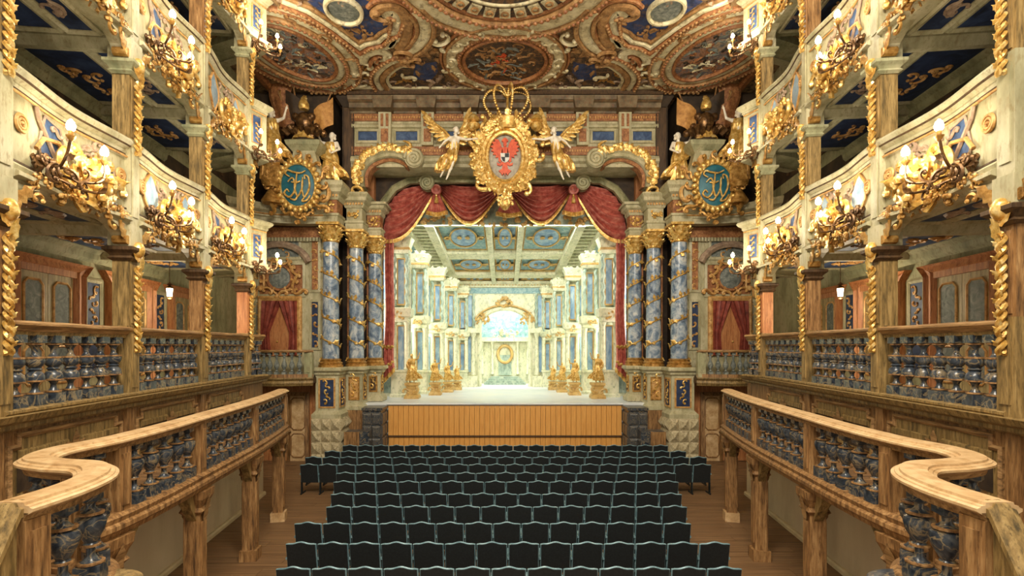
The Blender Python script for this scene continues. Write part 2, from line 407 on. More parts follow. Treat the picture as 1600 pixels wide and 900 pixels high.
def nfun(L, rec): return lambda u: -rec*math.sin(PI*min(1, max(0, u/L)))**2
def onwall(L, rec, off=.0):
    f = nfun(L, rec)
    return lambda v: Vector((v.x, f(v.x)+off+v.y, v.z))
def plate(poly, t=.02): return MB().prism(poly, 0, t)
def outline(poly, r=.022, n=1):
    return MB().tube([(x, .02, z) for x, z in poly], r, 5, True)
def spiralpts(cx, cz, r0, r1, turns, a0=0, n=28, y=.03):
    return [(cx+(r0+(r1-r0)*k/n)*math.cos(a0+turns*2*PI*k/n), y, cz+(r0+(r1-r0)*k/n)*math.sin(a0+turns*2*PI*k/n)) for k in range(n+1)]
def rosette(cx, cz, r):
    mb = MB()
    for q, rr in ((1, .025), (.58, .022)):
        mb.tube([(cx+r*q*math.cos(a*PI/8), .03, cz+r*q*math.sin(a*PI/8)) for a in range(16)], rr, 6, True)
    return mb.ell((cx, .02, cz), (r*.3, .05, r*.3), 8, 5)
def parapet(i, tier):
    a, L, M = bay(i); z0, z1 = TIERS[tier]; H = z1-z0
    end = i == 3; rec = .0 if end else .13
    lab = ['nearest bay', 'second bay', 'third bay', 'narrow end piece by the stage'][i]
    t = thing('parapet', 'cream painted %s tier box parapet with strapwork, %s side, %s' % (TN[tier], side(), lab), 'parapet', M @ T(0, 0, z0), 'box parapets')
    f = nfun(L, rec); N = 3 if end else 22
    path = [Vector((.13+(L-.26)*k/N, f(.13+(L-.26)*k/N), 0)) for k in range(N+1)]
    if end: path = [Vector((0, 0, 0)), Vector((L, 0, 0)), Vector((L+.1, -.5, 0)), Vector((L+.1, -1.9, 0))]
    zp = H-.26
    part('panel', MB().sweep(path, [(-.08,.24), (.05,.24), (.05,zp), (-.08,zp)]), 'cream', t)
    part('bottom_cornice', MB().sweep(path, [(-.14,0), (.1,0), (.12,.04), (.2,.07), (.2,.12), (.14,.15), (.16,.2), (.08,.26), (-.1,.26)]), 'cream', t)
    part('top_moulding', MB().sweep(path, [(-.12,zp), (.06,zp), (.09,zp+.05), (.08,zp+.08), (.16,zp+.14), (.2,zp+.2), (.17,zp+.25), (-.12,zp+.26)]), 'cream', t)
    if not end:
        for zl, nl in ((zp-.0, .085), (.275, .1), (zp+.135, .175)):  # dark brown strips standing in for the shadows of the mouldings
            part('shadow_line', MB().sweep([p+Vector((0, 0, zl)) for p in path], [(-.05,-.012), (nl-.012,-.012), (nl-.012,.012), (-.05,.012)]), 'dark_wood', t)
    part('bead_line', MB().tube([p+Vector((0, .09, zp-.04)) for p in (path[:2] if end else path)], .02, 5), 'ochre', t, True)
    on = onwall(L, rec, .05)
    if end:
        w0, w1 = L*.3, L*.75
        part('painted_panel', plate([(w0,.4), (w1,.4), (w1,zp-.15), (w0,zp-.15)]).xf(on), 'blue_panel', t)
        part('panel_border', outline([(w0,.4), (w1,.4), (w1,zp-.15), (w0,zp-.15)]).xf(on), 'ochre', t)
        mb = MB()
        for k in range(4): mb.scroll(T((w0+w1)/2, .04, .5+k*.14), .075, .014, 's', 18, 5)
        part('scrollwork', mb.xf(on), 'ochre', t, True); return
    c = L/2; h = zp-.24; zb = .24
    if (i+tier) % 2 == 0:      # angular strapwork
        p1 = [(.28*L,zb+.45*h), (.33*L,zb+.9*h), (.45*L,zb+.85*h), (.47*L,zb+.6*h), (.4*L,zb+.35*h), (.3*L,zb+.2*h)]
        part('painted_panel', plate(p1).xf(on), 'blue_panel', t); part('panel_border', outline(p1).xf(on), 'mauve', t)
        p2 = [(.72*L,zb+.7*h), (.84*L,zb+.62*h), (.86*L,zb+.35*h), (.76*L,zb+.3*h)]
        part('painted_panel', plate(p2).xf(on), 'blue_panel', t); part('panel_border', outline(p2).xf(on), 'mauve', t)
        part('strap', MB().tube([(.25*L,.03,zb+.95*h), (.27*L,.03,zb+.8*h), (.42*L,.03,zb+.32*h), (.47*L,.03,zb+.2*h)], .035, 6).xf(on), 'mauve', t)
        part('strap', MB().tube([(.24*L,.05,zb+.35*h), (.3*L,.05,zb+.55*h), (.42*L,.05,zb+.62*h), (.5*L,.05,zb+.45*h)], .032, 6).xf(on), 'ochre', t)
    else:
        p1 = [(.3*L+.13*L*math.cos(q*PI/10), zb+.55*h+.36*h*math.sin(q*PI/10)*(1+.15*math.cos(q*PI/10*4))) for q in range(20)]
        part('painted_panel', plate(p1).xf(on), 'pale_blue', t); part('panel_border', outline(p1, .03).xf(on), 'ochre', t)
        p2 = [(.76*L+.08*L*math.cos(q*PI/10), zb+.55*h+.3*h*math.sin(q*PI/10)*(1+.2*math.cos(q*PI/10*4))) for q in range(20)]
        part('painted_panel', plate(p2).xf(on), 'pale_blue', t); part('panel_border', outline(p2, .026).xf(on), 'ochre', t)
    for cx, cz, r in ((.14*L, zb+.58*h, .105), (.9*L, zb+.6*h, .09)):
        part('rosette', rosette(cx, cz, r).xf(on), 'ochre', t, True)
    mb = MB(); rg = random.Random(i*7+tier)
    for k in range(9):
        x = L*(.5+rg.uniform(-.1, .22)); z = zb+h*rg.uniform(.45, .9)
        mb.scroll(T(x, .04, z, ry=rg.uniform(0, 6)), rg.uniform(.08, .15), .02, rg.choice('ccs'), 20, 5)
    part('scrollwork', mb.xf(on), 'mauve', t, True)
    gk = 'gold%d' % (i % 2)
    def gm():
        g = MB(); rocaille(g, .95, .62, 46, 11+i, .03, .22, .55); rocaille(g, .5, .4, 18, 31+i, .035, .3, .4)
        for sg in (-1, 1):
            g.scroll(T(sg*.42, .1, .05, ry=sg*.6), .22, .036, 'c', 24, 6); g.scroll(T(sg*.25, .12, .27, ry=1+sg), .15, .03, 's', 24, 6)
        g.ell((0, .22, -.05), (.14, .1, .11), 10, 6)
        return g.mesh('gold_cartouche', 'gold', True)
    part('gold_cartouche', cached(gk, gm), None, t, M=T(.62*L, f(.62*L)+.07, .42, s=1.25))
    g = MB(); rocaille(g, .84*L, .3, 60, 77+i, .022, .08, .6)
    part('gold_festoon', g.xf(lambda v: Vector((v.x+.5*L, v.y+f(v.x+.5*L)+.16, v.z+.12))), 'gold_dark', t, True, kind='stuff')

def soffit(i, tier):
    a, L, M = bay(i)
    if i == 3: L = .6
    z = TIERS[tier][0]; D = 2.15
    u0, u1 = (-.05, L+.05) if i else (-2.2, L+.05)
    t = trim(MB().box(u0, u1, -D, -.05, .03, .22), 'cream_green', M @ T(0, 0, z), label='painted box ceiling under the %s tier, %s side' % (TN[tier], side()))
    if i == 3: return
    # cross beams, framed blue fields
    for k, (p, q) in enumerate(((0, .33), (.33, 1))):
        y0 = -.22-(D-.36)*p; y1 = -.22-(D-.36)*q
        part('painted_panel', MB().box(.3, L-.3, y1+.12, y0-.12, .0, .04), 'night_blue' if tier > 2 else 'blue_panel', t)
        part('moulding', MB().sweep([(.24, y0-.06, .03), (L-.24, y0-.06, .03), (L-.24, y1+.06, .03), (.24, y1+.06, .03)], [(-.05,0), (.05,0), (.05,-.03), (.02,-.07), (-.03,-.04), (-.05,-.04)], loop=True), 'cream', t)
        mb = MB(); rg = random.Random(i+k)
        for s_ in range(8):
            mb.scroll(T(L*(.3+.4*rg.random()), y1+(y0-y1)*(.3+.4*rg.random()), -.01, rx=PI/2, rz=rg.random()*6), .16, .025, rg.choice('cs'), 16, 4)
        part('scrollwork', mb, 'ochre' if k else 'mauve', t, True)
    part('beam', MB().sweep([(0, -.1, .03), (0, -D, .03)], [(-.14,0), (.14,0), (.14,-.05), (.1,-.12), (.06,-.2), (-.06,-.2), (-.1,-.12), (-.14,-.05)]), 'cream', t)
    part('back_cornice', MB().sweep([(u0, -D, -.4), (u1, -D, -.4)], [(0,0), (.06,.0), (.08,.12), (.16,.2), (.18,.3), (.28,.38), (.28,.43), (0,.43)]), 'cream_green', t)
    if tier < 4:
        part('floor_edge', MB().box(u0, u1, -D, -.12, .22, .3), 'dark_wood', t)

def arms_sconce():
    """gilt wall sconce: three bent arms with glowing bulbs"""
    A = [((0, .1, .05), (-.12, .3, .02), (-.16, .42, .2), (-.14, .45, .42)), ((.02, .1, 0), (.2, .38, -.08), (.42, .5, .02), (.46, .5, .3)), ((.05, .08, -.05), (.4, .28, -.14), (.66, .38, -.08), (.72, .36, .12))]
    return A
def sconce(M, label, power=60, sc=1.0):
    t = thing('wall_sconce', label, 'sconce', M @ Matrix.Scale(sc, 4), 'gilt sconces with bright bulbs')
    def gm():
        g = MB(); rocaille(g, .42, .4, 22, 5, .025, .16, .5)
        for k in range(4): g.scroll(T(.1*k-.1, .2+.06*k, -.05+.04*(k % 2), ry=k*1.3, rz=.5), .14, .02, 'c', 18, 5)
        return g.mesh('mount', 'bronze', True)
    part('mount', cached('mount', gm), None, t)
    for k, A in enumerate(arms_sconce()):
        def am():
            pts = crv(A, 7); mb = MB().tube(pts, .02, 6)
            p = pts[len(pts)//2]; mb.leaf(T(p.x, p.y, p.z, ry=.8), .16, .09, .4).leaf(T(p.x, p.y, p.z, ry=-.8, rx=-.5), .16, .09, .4)
            q = pts[len(pts)//3]; mb.scroll(T(q.x, q.y, q.z-.05, ry=k), .08, .014, 'c', 16, 5)
            return mb.mesh('arm', 'bronze', True)
        arm = part('arm', cached('arm%d' % k, am), None, t)
        e = A[-1]
        part('candle_cup', cached('cup', lambda: MB().lathe([(.015,-.06), (.03,-.04), (.055,0), (.06,.015), (.03,.02), (.028,.09)], 8).mesh('candle_cup', 'gold_dark', True)), None, arm, M=T(*e))
        part('bulb', cached('bulb', lambda: MB().lathe([(.025,.08), (.05,.11), (.056,.15), (.04,.2), (.008,.24)], 10).mesh('bulb', 'bulb', True)), None, arm, M=T(*e))
    sx = S
    lamp('sconce_light', 'POINT', (sx*.3, .85, .34), power*.52, (1, .88, .68), .12, parent=t)

def lower_wall():
    """wall behind the parterre walk: plain below, panelled wood above"""
    d0, d1 = 2.0, 15.2
    A = Vector((XF(d0)-.05, d0)); B = Vector((XF(d1)-.05, d1)); u = B-A; L = u.length; th = math.atan2(u.y, u.x)
    M = T(A.x, A.y, 0, rz=th)
    wl = struct('wall_%s_lower' % side(), MB().box(0, L, -.25, -.02, 0, 2.25), 'beige_wall', M)
    part('upper_boarding', MB().box(0, L, -.25, -.04, 2.2, Z1F), 'wood', wl)
    for k, (da, db) in enumerate(((3.9, 6.15), (6.15, 8.77), (8.77, 11.36), (11.36, 13.85))):
        x0 = (da-d0)*1.0066+.22; w_ = (db-da)*1.0066-.44; c_ = .14; h_ = .82
        pl = [(0, 0), (w_, 0), (w_, h_-c_), (w_-c_, h_-c_), (w_-c_, h_), (c_, h_), (c_, h_-c_), (0, h_-c_)]
        M1 = T(x0, -.04, 2.44)
        pn = part('panel', MB().prism(pl, 0, .012), 'wood_olive', wl, M=M1)
        part('panel_frame', MB().sweep([(x, 0, z) for x, z in pl], [(-.035,0), (.035,0), (.035,.03), (0,.055), (-.035,.03)], up=(0, 1, 0), loop=True), 'wood_long', pn)
        for xa, xb in ((.12, w_/2-.12), (w_/2+.12, w_-.12)):
            part('inset', MB().prism([(xa, .1), (xb, .1), (xb, h_-.2), (xa, h_-.2)], .01, .02), 'deep_brown', pn)
            part('panel_slat', MB().sweep([(xa, .02, h_-.24), (xb, .02, h_-.24)], [(0,-.06), (.03,-.04), (.03,.04), (0,.06)]), 'wood_olive', pn)
        part('carving', MB().leaf(T(w_/2, .03, h_-.42), .36, .14, .1).leaf(T(w_/2, .03, h_-.4, ry=.8), .26, .12, .1).leaf(T(w_/2, .03, h_-.4, ry=-.8), .26, .12, .1), 'wood_long', pn, True)
        part('stile', MB().box(-.1, .1, 0, .05, 0, 1.15), 'wood', wl, M=T(x0-.22, -.04, 2.24))
    bb = struct('baseboard_%s' % side(), MB().sweep([(0, 0, 0), (L, 0, 0)], [(-.02,0), (.06,0), (.06,.07), (.03,.1), (-.02,.1)]), 'pale_trim', M)
    c = trim(MB().sweep([(0, 0, Z1F-.2), (L, 0, Z1F-.2)], [(-.05,.0), (.06,.0), (.1,.03), (.1,.08), (.18,.12), (.22,.2), (-.05,.2)]), 'wood_olive', M, label='moulded wooden ledge under the first tier balustrades, %s side' % side())
    # floor of the first tier boxes
    trim(MB().box(0, L, -2.4, -.2, Z1F-.15, Z1F+.02), 'floor_wood', M, label='plank floor of the first tier boxes, %s side' % side())
    return M, L

def outer_wall():
    d0, d1 = 2.0, 20.0
    A = Vector((XF(d0)+2.1, d0)); B = Vector((XF(d1)+2.1, d1)); u = B-A; L = u.length; th = math.atan2(u.y, u.x)
    M = T(A.x, A.y, 0, rz=th)
    wl = struct('wall_%s' % side(), MB().box(0, L, -.3, 0, 0, 14.4), 'cream_green', M)
    for z0, z1 in ((6.8, 9.6), (10, 12.75)):
        part('boarding', MB().box(0, L, 0, .03, z0, z1), 'deep_brown', wl)
        for k in range(14):
            part('batten', cached('batt', lambda: MB().box(-.08, .08, 0, .06, 0, 2.4).mesh('batten', 'dark_wood')), None, wl, M=T(1.2*k+.8, .02, z0+.1))
    k0 = 0
    for dc in (7.1, 9.65, 12.2, 14.75):
        uu = (dc-d0)/(d1-d0)*L
        DOOR[0] += 1
        dr = struct('door_%d' % DOOR[0], None, None, M @ T(uu, 0, Z1F), label='double box door in a peach wood frame, first tier, %s side, %s' % (side(), ['nearest', 'second', 'third', 'farthest'][k0]))
        part('frame', MB().sweep([(-.78, 0, 0), (-.78, 0, 2.3), (-.9, 0, 2.42), (.9, 0, 2.42), (.78, 0, 2.3), (.78, 0, 0)], [(-.1,0), (.13,0), (.13,.05), (.06,.13), (-.05,.1), (-.1,.16)], up=(0, 1, 0)), 'peach_wood', dr)
        part('lintel', MB().box(-.7, .7, 0, .1, 2.22, 2.42), 'peach_wood', dr)
        for sg in (-1, 1):
            lf = part('leaf', MB().box(min(0, sg*.69)+.005, max(0, sg*.69)-.005, .0, .05, 0, 2.22), 'pale_olive', dr)
            for za, zb in ((.15, .85), (1.05, 2.08)):
                w_ = .22; cx = sg*.35; ch = .09
                pl = [(cx-w_, za+ch), (cx-w_+ch, za), (cx+w_-ch, za), (cx+w_, za+ch), (cx+w_, zb-ch), (cx+w_-ch, zb), (cx-w_+ch, zb), (cx-w_, zb-ch)]
                part('inset', MB().prism(pl, .05, .055), 'grey_stone' if k0 % 2 else 'wood_olive', lf); part('moulding', MB().tube([(x, .055, z) for x, z in pl], .026, 5, True), 'ochre', lf)
        k0 += 1
        # painted wall panel between doors
        uu2 = uu+1.28
        for du in (0,):
            pp = part('painted_panel', MB().box(-.2, .2, 0, .03, .35, 2.2), 'night_blue', wl, M=T(uu2, 0, Z1F))
            part('moulding', MB().sweep([(-.24, 0, .3), (.24, 0, .3), (.24, 0, 2.25), (-.24, 0, 2.25)], [(-.05,0), (.05,0), (.05,.05), (0,.07), (-.05,.04)], up=(0, 1, 0), loop=True), 'cream', pp)
            mb = MB()
            for q in range(7): mb.scroll(T(.05*(-1)**q, .04, 2.05-q*.15, ry=q*2.1), .1-.007*q, .018, 'cs'[q % 2], 18, 5)
            part('scrollwork', mb, 'ochre', pp, True)
    return M, L

for S in (1, -1):
    outer_wall(); lower_wall()
    for tier in (2, 3, 4):
        for i in range(4): soffit(i, tier)
    for i in range(4):
        balustrade1(i)
        for tier in (2, 3, 4):
            if (tier == 3 and i == 0) or (tier == 4 and i < 2): pass
            parapet(i, tier)
    for i in range(4):
        for tier in (1, 2, 3): pillar(i, tier)
    for i, fr, tier, pw in ((0, .3, 2, 60), (1, .28, 2, 60), (2, .3, 2, 60), (1, .28, 3, 60), (2, .3, 4, 130), (0, .4, 3, 60), (1, .28, 4, 130)):
        a, L, M = bay(i); z0 = TIERS[tier][0]
        pos = {0: 'nearest bay', 1: 'second bay', 2: 'third bay'}[i]
        sconce(M @ T(L*fr, nfun(L, .13)(L*fr)+.08, z0+.33), 'three bulb gilt sconce on the %s tier parapet, %s side, %s' % (TN[tier], side(), pos), pw)
    for tier in (2, 3, 4):
        a, L, M = bay(3)
        sconce(M @ T(.25, .08, TIERS[tier][0]+(.1 if tier < 4 else -.1)), 'three bulb gilt sconce on the %s tier end piece near the stage, %s side' % (TN[tier], side()), 50 if tier < 4 else 110, .85)
    # lantern in the third box of the first tier
    a, L, M = bay(2)
    t = thing('lantern', 'lit glass lantern inside the third first-tier box, %s side' % side(), 'lantern', M @ T(L*.3, -1.0, 5.55, s=.7))
    part('cage', MB().lathe([(.02,.5), (.1,.42), (.03,.38), (.11,.34), (.12,.3), (.1,.29)], 8).lathe([(.05,-.06), (.1,0), (.1,.02), (.05,.02)], 8), 'bronze', t, True)
    part('glass', MB().lathe([(.075,.02), (.1,.29)], 8), 'lantern_glass', t, True)
    part('chain', MB().tube([(0, 0, .48), (0, 0, 1.3)], .012, 5), 'bronze', t)
    lamp('lantern_light', 'POINT', (0, 0, -.25), 55, (1, .85, .6), .12, parent=t)
# ---------------------------------------------------------------- parterre walk with its serpentine balustrade
def WR(x, y, d): return Vector(((CX-x)/F*d, d, (CY-y)/F*d+EYE))
DK = 2.3
PATH = crv([(5.78,13.3), (5.5,12.0), (5.22,10.4), (5.0,8.6), (4.84,7.2), (4.8,6.2), (4.88,5.6), (4.72,5.15), (4.35,4.95), (3.92,4.84), (3.62,4.52), (3.5,4.1), (3.5,3.62)], 8)
def path_at(s):
    acc = 0
    for i in range(len(PATH)-1):
        q = (PATH[i+1]-PATH[i]).length
        if acc+q >= s: p = PATH[i].lerp(PATH[i+1], (s-acc)/q); t = (PATH[i+1]-PATH[i]).normalized(); return p, math.atan2(t.y, t.x)
        acc += q
    return PATH[-1].copy(), math.atan2(*(PATH[-1]-PATH[-2]).yx)
PLEN = sum((PATH[i+1]-PATH[i]).length for i in range(len(PATH)-1))
for S in (1, -1):
    t = thing('parterre_balustrade', 'low serpentine balustrade with pale handrail curving beside the seats, %s side' % side(), 'balustrade', T(5.0, 8.0, DK))
    O = Vector((5.0, 8.0, 0))
    P = [p-O for p in PATH]
    part('handrail', MB().sweep([p+Vector((0, 0, .92)) for p in P], [(-.13,-.01), (.13,-.01), (.165,.01), (.165,.03), (.14,.04), (.135,.05), (.105,.055), (.1,.075), (.0,.08), (-.1,.075), (-.105,.055), (-.135,.05), (-.14,.04), (-.165,.03), (-.165,.01)]), 'rail_wood', t)
    part('rail_moulding', MB().sweep([p+Vector((0, 0, .84)) for p in P], [(-.09,0), (.09,0), (.1,.04), (.135,.08), (-.135,.08), (-.1,.04)]), 'wood_long', t)
    part('base_rail', MB().sweep([p+Vector((0, 0, -.2)) for p in P], [(-.12,0), (.12,0), (.14,.06), (.19,.1), (.19,.15), (.15,.18), (.17,.24), (.12,.28), (-.12,.28), (-.17,.24), (-.15,.18), (-.19,.15), (-.19,.1), (-.14,.06)]), 'wood', t)
    posts = [.05, 2.75, 5.15, 7.05, 9.0, PLEN-.1]
    vm = cached('vase', vase_mesh); c1 = cached('cl1', lambda: ring_mesh(.105, .185)); c2 = cached('cl2', lambda: ring_mesh(.1, .64)); c3 = cached('cl3', lambda: ring_mesh(.075, .345))
    for k, s in enumerate(posts):
        p, a = path_at(s); p = p-O
        part('newel', cached('newel', lambda: MB().box(-.1, .1, -.11, .11, .06, .86).box(-.06, .06, -.13, .13, .15, .78).mesh('newel', 'wood')), None, t, M=T(p.x, p.y, 0, rz=a))
    for k in range(len(posts)-1):
        s0, s1 = posts[k]+.14, posts[k+1]-.14; n = int((s1-s0)/.285)
        for j in range(n):
            p, a = path_at(s0+(s1-s0)*(j+.5)/n); p = p-O
            b = part('baluster', vm, None, t, M=T(p.x, p.y, .07, rz=a) @ Matrix.Diagonal((1, 1, .93, 1)))
            for cm in (c1, c2, c3): part('collar', cm, None, b)
    # raking end of the handrail
    e = PATH[-1]-O
    part('raking_rail', MB().sweep([(e.x, e.y+.06, .96), (e.x, e.y-.02, .95), (e.x, e.y-.8, -.45)], [(-.1,-.06), (.1,-.06), (.1,0), (.06,.015), (.05,.04), (-.05,.04), (-.06,.015), (-.1,0)], up=(0, 0, 1)), 'wood_olive', t)
    part('raking_board', MB().add([(e.x-.05, e.y, .86), (e.x+.05, e.y, .86), (e.x+.05, e.y-.75, -.5), (e.x-.05, e.y-.75, -.5), (e.x-.05, e.y, -.3), (e.x+.05, e.y, -.3), (e.x+.05, e.y-.75, -.9), (e.x-.05, e.y-.75, -.9)], [(0,1,2,3), (4,5,6,7), (0,1,5,4), (3,2,6,7), (0,3,7,4), (1,2,6,5)]), 'wood_olive', t)
    q, a = path_at(9.75); q = q-O
    part('round_base', MB().lathe([(.26,-.24), (.3,-.2), (.3,-.05), (.34,0), (.34,.03), (.28,.06)], 28, T(q.x-.02, q.y+.05, 0)), 'dark_marble' if S > 0 else 'wood_olive', t, True)
    # walk deck
    poly = [(p.x, p.y) for p in PATH]; wallp = [(XF(dd)-.02, dd) for dd in (3.0, 6.0, 9.0, 12.0, 14.6)]
    dk = poly + wallp
    trim(MB().rings([[Vector((x, y, DK-.16)) for x, y in dk], [Vector((x, y, DK-.02)) for x, y in dk]]), 'floor_wood', label='raised wooden walk behind the serpentine balustrade, %s side' % side())
    # supporting posts
    for k, s in enumerate((.35, 2.75, 5.15, 7.2)):
        p, a = path_at(s)
        sp = thing('support_post', 'carved wooden post holding up the parterre walk, %s side, %s' % (side(), ['nearest the stage', 'second from the stage', 'third from the stage', 'nearest the camera'][k]), 'post', T(p.x+.02, p.y, 0, rz=a), 'posts under the walk')
        part('shaft', MB().box(-.12, .12, -.12, .12, .2, 1.75).box(-.075, .075, -.145, .145, .35, 1.6), 'wood', sp)
        part('foot', MB().box(-.17, .17, -.17, .17, 0, .22), 'rail_wood' if k == 0 else 'wood', sp)
        part('capital', MB().rings([[Vector((sx*r, sy*r, z)) for sx, sy in ((-1,-1), (1,-1), (1,1), (-1,1))] for r, z in ((.12,1.72), (.17,1.78), (.14,1.84), (.2,1.98), (.21,2.1))]), 'wood', sp)
        part('bracket', MB().prism([(-.1,1.6), (-.45,2.1), (.45,2.1), (.1,1.6)], -.07, .07), 'wood_olive', sp)
        g = MB().leaf(T(0, .13, 1.55), .5, .16, .2).leaf(T(0, -.13, 1.55, rz=PI), .5, .16, .2)
        part('carving', g, 'wood_long', sp, True)
    # door below the trumpeters balcony
S = 1

# ---------------------------------------------------------------- columns and pedestals
def column_parts(t, zb, zt, r, garl='gold', shaft='blue_marble'):
    h = zt-zb
    part('base', MB().lathe([(r*1.45, zb), (r*1.45, zb+.08), (r*1.3, zb+.1), (r*1.4, zb+.16), (r*1.15, zb+.22), (r*1.25, zb+.28), (r*1.02, zb+.32)], 20), 'gold_dark', t, True)
    part('shaft', MB().lathe([(r*(1-.14*max(0, q/12-.25)), zb+.3+(h-1.0)*q/12) for q in range(13)], 20), shaft, t, True)
    g = MB(); n = 110; turns = 5.2; rg = random.Random(2); pts = []
    for k in range(n+1):
        a = turns*2*PI*k/n; rr = r*(1-.14*max(0, k/n-.25))+.02
        pts.append(Vector((rr*math.cos(a), rr*math.sin(a), zb+.35+(h-1.1)*k/n)))
    g.tube(pts, .028, 5)
    for k in range(0, n, 2):
        p = pts[k]; a = turns*2*PI*k/n
        g.leaf(T(p.x, p.y, p.z, rz=a-PI/2) @ T(0, 0, 0, ry=rg.uniform(-2.4, 2.4)), rg.uniform(.16, .26), .12, .25, 4, 2, .5)
    part('garland', g, garl, t, True)
    zc = zt-.72
    c = MB().lathe([(r*.86, zc), (r*1.0, zc+.03), (r*.86, zc+.06), (r*.9, zc+.3), (r*1.05, zc+.5), (r*1.25, zc+.62)], 16)
    for row, (zz, ln, off) in enumerate(((zc+.06, .34, 0), (zc+.22, .38, PI/8))):
        for k in range(8):
            a = k*PI/4+off
            c.leaf(T(r*.9*math.cos(a), r*.9*math.sin(a), zz, rz=a-PI/2), ln, .26, .5, 6, 3, .4)
    for k in range(4):
        a = k*PI/2+PI/4; c.scroll(T(r*1.3*math.cos(a), r*1.3*math.sin(a), zc+.55, rz=a), .11, .035, 'v', 20, 5)
    q = r*1.35; c.box(-q, q, -q, q, zt-.09, zt)
    part('capital', c, 'gold', t, True)
def moulded_block(hw, hd, prof):
    return MB().rings([[Vector((sx*(hw+o), sy*(hd+o), z)) for sx, sy in ((-1,-1), (1,-1), (1,1), (-1,1))] for o, z in prof])
def dentils(mb, x0, x1, y, z, n, w=.06, h=.08, dpt=.06):
    for k in range(n):
        x = x0+(x1-x0)*(k+.5)/n; mb.box(x-w/2, x+w/2, y-dpt, y, z, z+h)
    return mb

